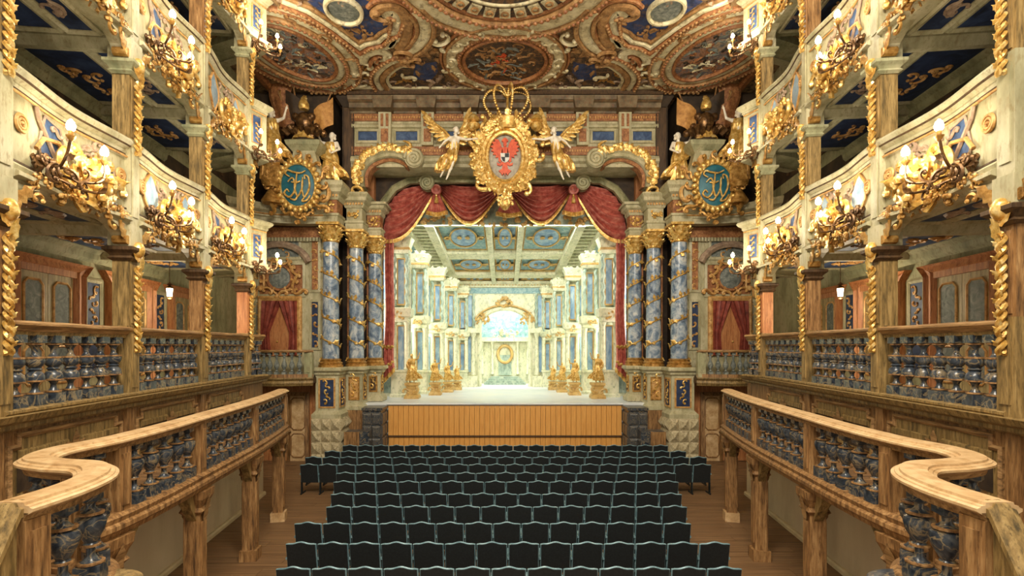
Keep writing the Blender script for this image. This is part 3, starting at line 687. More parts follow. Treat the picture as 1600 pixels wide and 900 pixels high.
COLS = [(517, 19.3, 'outer'), (557, 20.1, 'middle'), (586, 20.85, 'inner')]
for S in (1, -1):
    for k, (px, d, nm) in enumerate(COLS):
        X = (CX-px)/F*d; zb = 3.62; zt = 9.0-.08*k; r = .31-.02*k
        t = thing('column', 'blue marble column wound with gold garlands, %s of three, %s of the stage' % (nm, side()), 'column', T(X, d, zb), 'garlanded stage columns')
        column_parts(t, 0, zt-zb, r)
        # entablature block above
        e = thing('entablature_block', 'moulded cornice block above the %s blue column, %s of the stage' % (nm, side()), 'cornice', T(X, d, zt))
        hw = .44-.04*k; H = 1.48-.1*k
        part('architrave', moulded_block(hw-.08, hw-.08, ((0,0), (.02,.12), (.02,.22), (.06,.24), (.06,.32))), 'cream', e)
        part('frieze', moulded_block(hw-.1, hw-.1, ((0,.32), (0,.82))), 'rust' if k != 1 else 'cream', e)
        part('cornice', moulded_block(hw-.06, hw-.06, ((0,.82), (.04,.9), (.04,1.0), (.16,1.08), (.18,1.2), (.26,1.3), (.26,H-.08), (.22,H))), 'cream', e)
        db = MB(); dentils(db, -hw+.02, hw-.02, -hw+.02, .92, 7); part('dentil_row', db, 'ochre', e, kind='stuff')
        g = MB(); rocaille(g, .5, .34, 12, k, .022, .08, .4)
        part('carving', g, 'gold', e, True, M=T(0, -hw+.08, .57, rz=PI))
        # pedestal
        p = thing('pedestal', 'pale stone pedestal with gold and blue panels under the %s column, %s of the stage' % (nm, side()), 'pedestal', T(X, d, 0))
        pz = [1.75, 1.95, 2.2][k]; w2 = [.54, .44, .4][k]
        part('body', moulded_block(w2-.12, w2-.12, ((.12,pz), (.12,pz+.14), (.05,pz+.22), (0,pz+.28), (0,zb-.3))), 'cream', p)
        part('cornice', moulded_block(w2-.12, w2-.12, ((0,zb-.32), (.06,zb-.26), (.06,zb-.2), (.16,zb-.12), (.16,zb-.04), (.12,zb))), 'cream', p)
        for rz, mt in ((0, ['night_blue', 'ochre', 'dark_wood'][k]), (-PI/2, 'night_blue')):
            R = Matrix.Rotation(rz, 4, 'Z'); y = -(w2-.12); a = w2-.26
            pn = part('inset_panel', MB().box(-a, a, y-.012, y+.02, pz+.42, zb-.45, R), mt, p)
            fr = MB().sweep([(-a, y, pz+.4), (a, y, pz+.4), (a, y, zb-.43), (-a, y, zb-.43)], [(-.03,0), (.03,0), (.03,.03), (-.03,.03)], up=(0, -1, 0), loop=True)
            part('panel_frame', fr.xf(lambda v: R @ v), 'gold_dark' if k else 'ochre', p)
            g = MB()
            for q in range(5): g.scroll(T(.04*(-1)**q, y-.03, pz+.6+q*.18, ry=q*1.7), .1, .022, 'cs'[q % 2], 16, 5)
            part('carving', g.xf(lambda v: R @ v), 'gold', p, True)
        if k == 0:
            part('plinth', MB().box(-.55, .5, -.55, .45, 0, pz), 'rustic', p)
            n, m = 3, 4; bw, bh = 1.1/n, (pz-.02)/m
            py = lambda: MB().add([(-.5,0,-.5), (.5,0,-.5), (.5,0,.5), (-.5,0,.5), (0,-1,0)], [(0,1,4), (1,2,4), (2,3,4), (3,0,4)]).mesh('rustic_block', 'rustic')
            for a in range(n):
                for b in range(m):
                    part('rustic_block', cached('pyr', py), None, p, M=T(-.55+bw*(a+.5), -.55, .01+bh*(b+.5)) @ Matrix.Diagonal((bw-.02, .13, bh-.02, 1)))
                    part('rustic_block', cached('pyr', py), None, p, M=T(-.55, .55-bw*(a+.5), .01+bh*(b+.5), rz=-PI/2) @ Matrix.Diagonal((bw-.02, .13, bh-.02, 1)))
        elif k == 1:
            part('plinth', MB().box(-.42, .4, -.42, .4, 0, pz), 'wood', p)
            part('side_slab', MB().box(-.45, -.42, -.42, .4, 0, pz), 'dark_marble', p)
        else:
            part('plinth', MB().box(-.38, .38, -.38, .38, 0, pz), 'dark_marble', p)
    # dark marble cheek beside the stage front
    ck = thing('marble_cheek', 'dark grey marble block wall beside the stage front, %s side' % side(), 'stone block', T(4.6, 19.6, 0))
    part('body', MB().box(.02, .72, -.5, .75, 0, 2.0), 'dark_marble', ck)
    part('coping', MB().box(-.04, .74, -.56, .78, 2.0, 2.1), 'dark_marble', ck)
    part('step_block', MB().box(.35, 1.2, -.95, -.5, 0, 1.3), 'dark_marble', ck)
    part('wood_face', MB().box(.7, 1.25, -1.0, -.95, 0, 1.28), 'wood', ck)
    bm = cached('mblk', lambda: MB().rings([[Vector((x*a, y, z*a)) for x, z in ((-.5,-.5), (.5,-.5), (.5,.5), (-.5,.5))] for a, y in ((1, 0), (.94, -.5), (.7, -1))]).mesh('marble_block', 'dark_marble'))
    for b in range(4):
        for a in range(3): part('marble_block', bm, None, ck, M=T(.02, .55-.4*a, .27+.47*b, rz=-PI/2) @ Matrix.Diagonal((.38, .05, .44, 1)))
        for a in range(2): part('marble_block', bm, None, ck, M=T(.2+.34*a, -.5, .27+.47*b) @ Matrix.Diagonal((.32, .05, .44, 1)))
S = 1

# ---------------------------------------------------------------- proscenium wall with its opening
def half_open():
    return [(WR(597,0,21.3).x, 0), (WR(597,0,21.3).x, WR(0, 352, 21.3).z), (WR(606,318,21.3).x, WR(0,318,21.3).z), (WR(620,300,21.3).x, WR(0,300,21.3).z), (WR(642,288,21.3).x, WR(0,288,21.3).z), (WR(668,287,21.3).x, WR(0,287,21.3).z)]
h = half_open()
for S in (1, -1):
    poly = [(0, h[-1][1])]+[(x, z) for x, z in h[::-1]]+[(10.4, 0), (10.4, 14.3), (0, 14.3)]
    pw = struct('wall_stage_%s' % side(), MB().prism(poly, 21.3, 21.6), 'deep_brown')
    for xx, yy_, wd_ in ((6.17, 20.55, .16), (5.52, 21.0, .15), (5.98, 20.9, .1)):
        pl_ = part('pilaster', MB().box(xx-wd_, xx+wd_, yy_, 21.3, 0, 11.6), 'peach_wood' if wd_ > .12 else 'wood', pw)
        part('inset', MB().box(xx-wd_*.5, xx+wd_*.5, yy_-.02, yy_, 3.9, 8.3), 'blue_panel' if wd_ > .12 else 'ochre', pl_)
    # architrave following the opening
    pth = [Vector((x, 21.3, z)) for x, z in h]+[Vector((0, 21.3, h[-1][1]))]
    part('opening_moulding', MB().sweep(pth, [(.02,0), (-.3,0), (-.3,.1), (-.22,.2), (-.18,.12), (-.1,.18), (.02,.22)], up=(0, -1, 0)), 'cream_green', pw)
    v = WR(667, 285, 21.0); vl = MB()
    vl.tube(spiralpts(0, 0, .3, .03, 2.4, 0, 40, 0), .07, 6); vl.lathe([(.3,0), (.3,.35)], 18, T(0, .35, 0, rx=PI/2) )
    part('volute', vl, 'cream_green', pw, True, M=T(v.x, v.y, v.z))
    # entablature with blue panels
    en = thing('entablature', 'painted entablature with blue panels above the stage opening, %s half' % side(), 'entablature', T(0, 20, 11.4))
    zt, zbm = 14.2-11.6, 0
    part('wall_field', MB().box(0, 5.95, 0, 1.28, 0, 2.78), 'cream', en)
    part('crown_moulding', MB().sweep([(0, 0, 2.58), (6.0, 0, 2.58)], [(0,0), (-.55,0), (-.62,.08), (-.62,.19), (0,.19)]), 'dark_wood', en)
    part('bead_row', dentils(MB(), 0, 5.95, -.06, 1.87, 60, .05, .08, .03), 'ochre', en, kind='stuff')
    part('bead_row', dentils(MB(), 0, 5.95, -.06, .57, 60, .05, .08, .03), 'ochre', en, kind='stuff')
    part('lower_band', MB().box(0, 5.97, -.06, 0, .45, .78), 'rust', en)
    part('upper_band', MB().box(0, 5.97, -.06, 0, 1.78, 2.05), 'rust', en)
    part('string_course', MB().sweep([(0, 0, 1.5), (5.97, 0, 1.5)], [(0,0), (-.08,.02), (-.12,.1), (-.08,.16), (0,.18)]), 'cream', en)
    part('architrave', MB().sweep([(0, 0, -.05), (5.97, 0, -.05)], [(0,0), (-.14,0), (-.14,.12), (-.24,.2), (-.24,.3), (-.16,.42), (0,.48)]), 'cream', en)
    part('cornice', MB().sweep([(0, 0, 2.05), (6.0, 0, 2.05)], [(0,0), (-.1,0), (-.12,.08), (-.3,.14), (-.34,.3), (-.5,.36), (-.55,.5), (0,.55)]), 'cornice_wood', en)
    part('cornice_band', MB().sweep([(0, -.36, 2.38), (6.0, -.36, 2.38)], [(0,0), (-.07,.0), (-.12,.1), (0,.12)]), 'rust', en)
    for q, xb in enumerate((1.35, 3.0, 4.65)):
        br = part('console', MB().prism([(-.22,.78), (.22,.78), (.25,2.05), (-.25,2.05)], -.22, 0), 'cream', en, M=T(xb, 0, 0))
        part('flute', MB().box(-.15,-.05,-.25,-.2,1.5,1.98).box(.05,.15,-.25,-.2,1.5,1.98).box(-.14,.14,-.25,-.2,.9,1.4), 'rust', br)
        part('cap', MB().prism([(-.32,2.05), (.32,2.05), (.4,2.5), (-.4,2.5)], -.62, 0), 'cornice_wood', br)
    for xb in (.53, 2.18, 3.83, 5.35):
        a = .47 if xb < 5 else .42
        if xb < 1: a = .4
        pn = part('painted_panel', MB().box(-a, a, -.02, 0, .98, 1.4), 'blue_panel', en, M=T(xb, 0, 0))
        part('panel_frame', MB().sweep([(-a, 0, .96), (a, 0, .96), (a, 0, 1.42), (-a, 0, 1.42)], [(-.05,0), (.05,0), (.05,.08), (-.03,.05)], up=(0, -1, 0), loop=True), 'cream', pn)
    # broken scroll pediment
    ped = thing('scroll_pediment', 'cream scrolled half pediment with gold leaves above the curtain, %s side' % side(), 'pediment', T(*WR(605, 290, 19.9)))
    base = WR(605, 290, 19.9)
    pp = [WR(q.x, q.y, 19.9)-base for q in crv([(563,296), (562,276), (570,258), (586,246), (608,240), (630,243), (645,252)], 5)]
    part('arch_moulding', MB().sweep(pp, [(-.1,-.3), (-.1,.3), (.02,.34), (.08,.26), (.2,.3), (.24,.2), (.24,-.3)], up=(0, -1, 0)), 'cream', ped)
    part('arch_inner', MB().sweep(pp, [(.26,-.3), (.26,.22), (.36,.16), (.36,-.3)], up=(0, -1, 0)), 'rust', ped)
    v = WR(649, 252, 19.9)-base
    part('volute', MB().tube([(v.x+q[0], v.y-.32+q[1], v.z+q[2]) for q in spiralpts(0, 0, .36, .03, 2.6, 0, 44, 0)], .075, 6).lathe([(.36,0), (.36,.6)], 18, T(v.x, v.y+.28, v.z, rx=PI/2)), 'cream', ped, True)
    g = MB(); rg = random.Random(8)
    for k in range(1, len(pp)-1, 1):
        p = pp[k]; g.leaf(T(p.x, p.y-.3, p.z, rz=PI, ry=rg.uniform(-1, 1)), .34, .24, .3, 5, 3, .5); g.scroll(T(p.x, p.y-.34, p.z+.08, ry=k), .1, .022, 'c', 16, 5)
    g.scroll(T(pp[0].x, pp[0].y-.3, pp[0].z-.1, ry=1), .24, .05, 'c', 22, 6)
    u = WR(640, 236, 19.9)-base
    g.scroll(T(u.x, u.y-.3, u.z+.1, ry=PI), .26, .05, 'v', 22, 6)
    part('gold_leaves', g, 'gold', ped, True)
    # dark pilaster strip and plain field beside it
    dp = thing('dark_pilaster', 'tall dark wood pilaster strip beside the entablature, %s side' % side(), 'pilaster', T(WR(545, 0, 20).x, 19.95, 10.3))
    part('strip', MB().box(-.18, .18, 0, 1.3, 0, 3.9), 'dark_wood', dp); part('fillet', MB().box(-.22, -.18, -.05, .4, 0, 3.9).box(.18, .22, -.05, .4, 0, 3.9), 'deep_brown', dp)
    part('cap', moulded_block(.2, .2, ((0,3.4), (.1,3.55), (.2,3.7), (.24,3.9))), 'deep_brown', dp, M=T(0, .15, 0))
S = 1

# ---------------------------------------------------------------- corner niches with the trumpeters balconies
for S in (1, -1):
    wl = struct('wall_corner_%s' % side(), MB().box(6.75, 10.3, 19.75, 21.3, 0, 14.18), 'deep_brown')
    part('lower_boarding', MB().box(6.9, 10.2, 19.7, 19.75, 0, 3.3), 'peach_wood', wl)
    part('niche_field', MB().box(6.9, 10.2, 19.7, 19.75, 3.3, 9.0), 'cream', wl)
    def at(px, y): return WR(px, y, 19.7)
    for (x0, x1, y0, y1, mt) in ((500, 486, 545, 470, 'night_blue'), (500, 486, 455, 372, 'rust'), (470, 412, 404, 372, 'grey_stone'), (476, 404, 462, 412, 'rust'), (412, 400, 540, 470, 'blue_panel')):
        a, b = at(x0, y0), at(x1, y1)
        pn = part('painted_panel', MB().box(a.x, b.x, 19.67, 19.7, a.z, b.z), mt, wl)
        part('panel_frame', MB().sweep([(a.x, 19.7, a.z), (b.x, 19.7, a.z), (b.x, 19.7, b.z), (a.x, 19.7, b.z)], [(-.05,0), (.05,0), (.05,.08), (-.05,.05)], up=(0, -1, 0), loop=True), 'cream' if mt != 'cream' else 'rust', pn)
        g = MB(); rg = random.Random(3); cxm = (a.x+b.x)/2
        nn = max(3, int((b.z-a.z)*3))
        for q in range(nn): g.scroll(T(cxm+rg.uniform(-.3, .3)*(b.x-a.x), 19.65, a.z+(b.z-a.z)*(q+.5)/nn, ry=q*1.9), .12, .025, 'cs'[q % 2], 16, 5)
        part('scrollwork', g, 'ochre', pn, True)
    a, b = at(510, 372), at(402, 356)
    part('frieze_band', MB().box(a.x, b.x, 19.6, 19.7, a.z, b.z), 'rust', wl)
    part('capital_band', dentils(MB(), a.x, b.x, 19.6, a.z-.15, 22, .08, .14, .08), 'cream', wl)
    # door with curtains
    a, b = at(469, 556), at(407, 466); w_ = (b.x-a.x)/2; cx = (a.x+b.x)/2; hh = b.z-a.z
    DOOR[0] += 1
    dr = struct('door_%d' % DOOR[0], None, None, T(cx, 19.7, a.z), label='plank door with parted red curtains behind the trumpeters balcony, %s corner' % side())
    part('leaf', MB().box(-w_+.08, 0, -.06, 0, 0, hh-.1), 'peach_wood', dr); part('leaf', MB().box(.005, w_-.08, -.06, 0, 0, hh-.1), 'peach_wood', dr)
    part('frame', MB().sweep([(-w_, 0, 0), (-w_, 0, hh), (w_, 0, hh), (w_, 0, 0)], [(-.1,0), (.08,0), (.08,.08), (0,.14), (-.1,.1)], up=(0, -1, 0)), 'ochre', dr)
    part('knob', MB().ell((.08, -.09, .55), .04, 8, 5), 'gold', dr, True)
    for sg in (-1, 1):
        R = []
        for k in range(15):
            tt = k/14; z = hh-.12-tt*(hh-.15)
            wd = .62*(1-.75*min(1, tt*1.7))+.16*(max(0, tt-.6))+.14
            R.append([Vector((sg*(w_-.08-wd*j/14), -.1-.05*math.sin(j*1.7)-(.06 if 0 < j < 14 else 0), z-(.25*(j/14)**2 if tt < .5 else 0)*0)) for j in range(15)]+[Vector((sg*(w_-.08-wd*j/14), -.07, z)) for j in range(14, -1, -1)])
        part('curtain', MB().rings(R), 'old_red', dr, True)
    # round painted cartouche above the door
    ct = thing('painted_cartouche', 'round grey painted medallion in a scrolled frame above the curtained door, %s corner' % side(), 'medallion', T(*WR(437, 434, 19.62)))
    part('painting', MB().lathe([(.42,0), (.3,.06), (.0,.08)], 24, T(rx=PI/2)), 'grey_stone', ct, True)
    part('ring', MB().tube([(.47*math.cos(q*PI/14), -.03, .47*math.sin(q*PI/14)) for q in range(28)], .06, 6, True), 'rust', ct, True)
    g = MB()
    for q in range(14):
        an = q*PI/7; g.scroll(T(.66*math.cos(an), -.05, .62*math.sin(an), ry=-an+(q % 2)*PI), .2, .04, 'cs'[q % 2], 20, 5)
    for sg in (-1, 1): g.scroll(T(sg*.85, -.06, -.55, ry=sg*.4), .28, .05, 's', 22, 5)
    part('scroll_frame', g, 'ochre', ct, True)
    # broken pediment moulding over the cartouche
    pm = thing('arched_hood', 'arched moulded hood over the painted medallion, %s corner' % side(), 'moulding', T(*WR(437, 420, 19.65)))
    part('moulding', MB().sweep([(1.05*math.cos(q*PI/12)*1.15, 0, .95*math.sin(q*PI/12)) for q in range(1, 12)], [(-.1,0), (.1,0), (.14,.14), (.02,.22), (-.1,.12)], up=(0, -1, 0)), 'mauve', pm)
    # balcony
    A, B, Cc = Vector((9.5, 18.7, 0)), Vector((8.2, 18.15, 0)), Vector((6.95, 18.55, 0))
    pth = crv([A, B, Cc], 6)
    z0 = 3.28
    tb = thing('trumpeters_balcony', 'small wooden corner balcony with grey balusters below the curtained door, %s corner' % side(), 'balcony', T(8.2, 18.8, z0))
    O = Vector((8.2, 18.8, 0)); P = [p-O for p in pth]
    poly = [(p.x, p.y) for p in P]+[(Cc.x-O.x, .9), (A.x-O.x+.3, .9)]
    part('slab', MB().rings([[Vector((x, y, -.22)) for x, y in poly], [Vector((x, y, -.02)) for x, y in poly]]), 'dark_wood', tb)
    part('fascia', MB().sweep([p+Vector((0, 0, -.3)) for p in P], [(-.05,0), (.08,0), (.14,.1), (.1,.18), (.18,.26), (.18,.3), (-.05,.3)][::-1]), 'wood_olive', tb)
    part('base_rail', MB().sweep([p for p in P], [(-.09,0), (.09,0), (.09,.12), (-.09,.12)]), 'wood', tb)
    part('handrail', MB().sweep([p+Vector((0, 0, .9)) for p in P], [(-.13,0), (.13,0), (.15,.04), (.12,.09), (-.12,.09), (-.15,.04)]), 'wood_long', tb)
    tot = sum((P[i+1]-P[i]).length for i in range(len(P)-1)); n = 8; bm = cached('bal2', lambda: MB().box(-.07,.07,-.07,.07,0,.1).box(-.065,.065,-.065,.065,.7,.8).lathe([(.03,.1), (.06,.12), (.03,.17), (.07,.24), (.1,.32), (.08,.4), (.035,.52), (.035,.6), (.06,.66), (.03,.7)], 10).mesh('baluster', 'grey_stone', True))
    acc = 0; targets = [tot*(.14+.74*(k+.5)/n) for k in range(n)]; ti = 0; ends = []
    def pos(s):
        ac = 0
        for i in range(len(P)-1):
            q = (P[i+1]-P[i]).length
            if ac+q >= s: return P[i].lerp(P[i+1], (s-ac)/q)
            ac += q
        return P[-1]
    for s in targets: part('baluster', bm, None, tb, M=T(*(pos(s)+Vector((0, 0, .11)))))
    for s in (tot*.05, tot*.95):
        q = pos(s); part('newel', MB().box(q.x-.14, q.x+.14, q.y-.1, q.y+.1, 0, .9).box(q.x-.08, q.x+.08, q.y-.13, q.y+.1, .18, .8), 'cream_green', tb)
    # panelled door under the balcony
    a, b = WR(482, 719, 19.65), WR(450, 622, 19.65)
    DOOR[0] += 1
    dr = struct('door_%d' % DOOR[0], None, None, T((a.x+b.x)/2, 19.68, 0), label='two panel wooden door under the corner balcony, %s corner' % side())
    w_ = (b.x-a.x)/2
    lf = part('leaf', MB().box(-w_, w_, -.06, 0, 0, 2.55), 'rail_wood', dr)
    for za, zb in ((.15, 1.05), (1.2, 2.42)):
        c_ = .1; ww = w_-.13
        pl = [(-ww, za+c_), (-ww+c_, za), (ww-c_, za), (ww, za+c_), (ww, zb-c_), (ww-c_, zb), (-ww+c_, zb), (-ww, zb-c_)]
        part('moulding', MB().tube([(x, -.07, z) for x, z in pl], .028, 5, True), 'wood', lf)
    part('frame', MB().sweep([(-w_, 0, 0), (-w_, 0, 2.6), (w_, 0, 2.6), (w_, 0, 0)], [(-.1,0), (.04,0), (.04,.06), (-.1,.12)], up=(0, -1, 0)), 'wood', dr)
    part('knob', MB().ell((w_*.75, -.1, 1.12), .05, 8, 5), 'bronze', dr, True)
    # curved cornice carrying the medallion
    K = crv([(10.0, 17.4, 0), (9.0, 18.55, 0), (7.9, 19.0, 0), (6.7, 19.0, 0)], 6)
    zc = 8.95
    cc = thing('corner_cornice', 'curved cream cornice carrying the monogram medallion, %s corner' % side(), 'cornice', T(8.3, 19.0, zc))
    O = Vector((8.3, 19.0, 0)); KP = [p-O for p in K]
    part('cornice', MB().sweep(KP, [(-.4,0), (.02,0), (.04,.16), (.1,.2), (.1,.32), (.24,.4), (.3,.56), (.3,.62), (-.4,.62)]), 'cream', cc)
    po = [(p.x, p.y) for p in KP]+[(-1.5, .75), (1.8, .75)]
    part('soffit', MB().rings([[Vector((x, y, .02)) for x, y in po], [Vector((x, y, .5)) for x, y in po]]), 'dark_wood', cc)
    part('gold_band', MB().tube([p+Vector((0, 0, .28)) + (Vector((0,-.12,0))) for p in KP], .03, 5), 'ochre', cc)
    # pediment block behind the medallion
    q = WR(474, 300, 18.6)
    pb = thing('pediment_block', 'cream shaped pediment block rising behind the monogram medallion, %s corner' % side(), 'pediment', T(q.x, q.y+.15, 9.57))
    part('body', MB().prism([(-.78,0), (.78,0), (.8,.5), (.7,.95), (.5,1.5), (.38,1.95), (-.38,1.95), (-.5,1.5), (-.7,.95), (-.8,.5)], -.1, .35), 'cream', pb)
    part('cap', moulded_block(.4, .2, ((0,1.9), (.08,2.0), (.2,2.14), (.24,2.28), (.1,2.36))), 'cream_green', pb, M=T(0, .15, 0))
    g = MB()
    for sg in (-1, 1):
        g.scroll(T(sg*.8, -.15, .35, ry=sg*.5), .3, .06, 'c', 24, 6); g.scroll(T(sg*.75, -.15, 1.15, ry=-sg*.5), .3, .05, 's', 24, 6)
        g.leaf(T(sg*.3, -.15, 1.45, rz=PI, ry=sg*.5), .4, .25, .2)
    rocaille(g, .5, .3, 8, 4, .03, .05)
    part('carving', g, 'ochre', pb, True)
S = 1
# ---------------------------------------------------------------- ceiling, painted and moulded
ZC = 14.2
def CP(x, y):                       # point of the ceiling seen at a pixel of the left half, put on the right half
    d = (ZC-EYE)*F/(CY-y); return Vector(((CX-x)/F*d, d, ZC))
ce = struct('ceiling', MB().box(-10.4, 10.4, 3.5, 22.3, ZC, ZC+.2), 'fresco_brown')
def band(path, off, wd, hg, mt, loop=False, beads=None, parent=None):
    pr = [(off-wd/2, -.01), (off-wd/2, hg*.6), (off-wd*.25, hg), (off+wd*.25, hg), (off+wd/2, hg*.6), (off+wd/2, -.01)]
    o = part('moulding', MB().sweep(path, pr, up=(0, 0, -1), loop=loop), mt, parent or ce)
    if beads:
        mb = MB(); P = [Vector(p) for p in path]; acc = 0; nx = 0; n = len(P)
        for i in range(n if loop else n-1):
            a, b = P[i], P[(i+1) % n]; q = (b-a).length; t = (b-a).normalized(); nn = Vector((0,0,-1)).cross(t)
            while nx < acc+q:
                p = a+t*(nx-acc)+nn*off; mb.ell((p.x, p.y, p.z-hg), (beads*.36, beads*.36, beads*.3), 6, 4); nx += beads
            acc += q
        part('bead_row', mb, 'rust' if mt != 'rust' else 'fresco_ochre', o, kind='stuff')
    return o
def circ(cx, cy, rx, ry, n=48, rot=0):
    return [Vector((cx+rx*math.cos(2*PI*k/n)*math.cos(rot)-ry*math.sin(2*PI*k/n)*math.sin(rot), cy+rx*math.cos(2*PI*k/n)*math.sin(rot)+ry*math.sin(2*PI*k/n)*math.cos(rot), ZC)) for k in range(n)]
def field(path, mt, dz=.02, name='painted_field'):
    R = [[Vector((p.x, p.y, ZC+.01)) for p in path], [Vector((p.x, p.y, ZC-dz)) for p in path]]
    return part(name, MB().rings(R), mt, ce)
def flourishes(box, n, seed, mt, size=.22, inside=None):
    rg = random.Random(seed); mb = MB()
    x0, x1, y0, y1 = box; k = 0; tries = 0
    while k < n and tries < 4000:
        tries += 1
        x, y = rg.uniform(x0, x1), rg.uniform(y0, y1)
        if inside and not inside(x, y): continue
        k += 1
        if rg.random() < .55: mb.scroll(T(x, y, ZC-.03, rx=PI/2, rz=rg.uniform(0, 6)), size*rg.uniform(.6, 1.3), size*.15, rg.choice('csv'), 20, 5)
        else: mb.leaf(T(x, y, ZC-.03) @ Matrix.Rotation(rg.uniform(0, 6), 4, 'Z') @ Matrix.Rotation(PI/2, 4, 'X'), size*2, size*1.1, -.1, 6, 3, .4)
    part('scrollwork', mb, mt, ce, True)
S = 1
# dome ring
dome = circ(0, 12.97, 1, 1, 72)
def dc(r): return circ(0, 12.97, r, r, 72)
field(dc(2.6), 'fresco_dark', .03); band(dc(2.85), 0, .5, .1, 'fresco_cream', True); band(dc(3.16), 0, .12, .16, 'fresco_ochre', True, .16); band(dc(2.5), 0, .2, .16, 'fresco_ochre', True, .2); band(dc(2.32), 0, .14, .08, 'rust', True)
band(dc(3.3), 0, .12, .08, 'rust', True)
for k in range(28):
    a = 2*PI*k/28
    pk = part('dome_window', cached('dwin', lambda: MB().box(-.16, .16, -.2, .2, -.06, 0).mesh('dome_window', 'fresco_cream')), None, ce, M=T(2.02*math.cos(a), 12.97+2.02*math.sin(a), ZC-.02, rz=a-PI/2))
    part('roundel', cached('drnd', lambda: MB().tube([(.1*math.cos(q*PI/5), .1*math.sin(q*PI/5), -.08) for q in range(10)], .03, 5, True).mesh('roundel', 'fresco_ochre', True)), None, pk)
band(dc(1.7), 0, .1, .08, 'fresco_cream', True)
# central round medallion
def mc(r): return circ(0, 17.55, r*1.04, r, 60)
field(mc(1.3), 'fresco_dark', .04); flourishes((-1.1, 1.1, 16.5, 18.6), 34, 5, 'fresco_ochre', .2, lambda x, y: x*x+(y-17.55)**2 < 1.1); flourishes((-1.1, 1.1, 16.5, 18.6), 16, 6, 'grey_stone', .22, lambda x, y: x*x+(y-17.55)**2 < 1.1); flourishes((-.4, .4, 17.2, 18.0), 8, 7, 'eagle_red', .16)
band(mc(1.36), 0, .12, .16, 'rust', True); band(mc(1.52), 0, .18, .12, 'fresco_ochre', True, .15); band(mc(1.78), 0, .32, .09, 'fresco_cream', True); band(mc(1.98), 0, .1, .14, 'fresco_ochre', True); band(mc(2.1), 0, .1, .08, 'rust', True)
for k in range(12):
    a = 2*PI*k/12
    part('scroll_ornament', cached('mscr', lambda: MB().scroll(T(0, 0, 0, rx=PI/2), .28, .05, 'c', 22, 5).mesh('scroll_ornament', 'fresco_cream', True)), None, ce, M=T(1.78*math.cos(a), 17.55+1.78*math.sin(a), ZC-.1, rz=a))
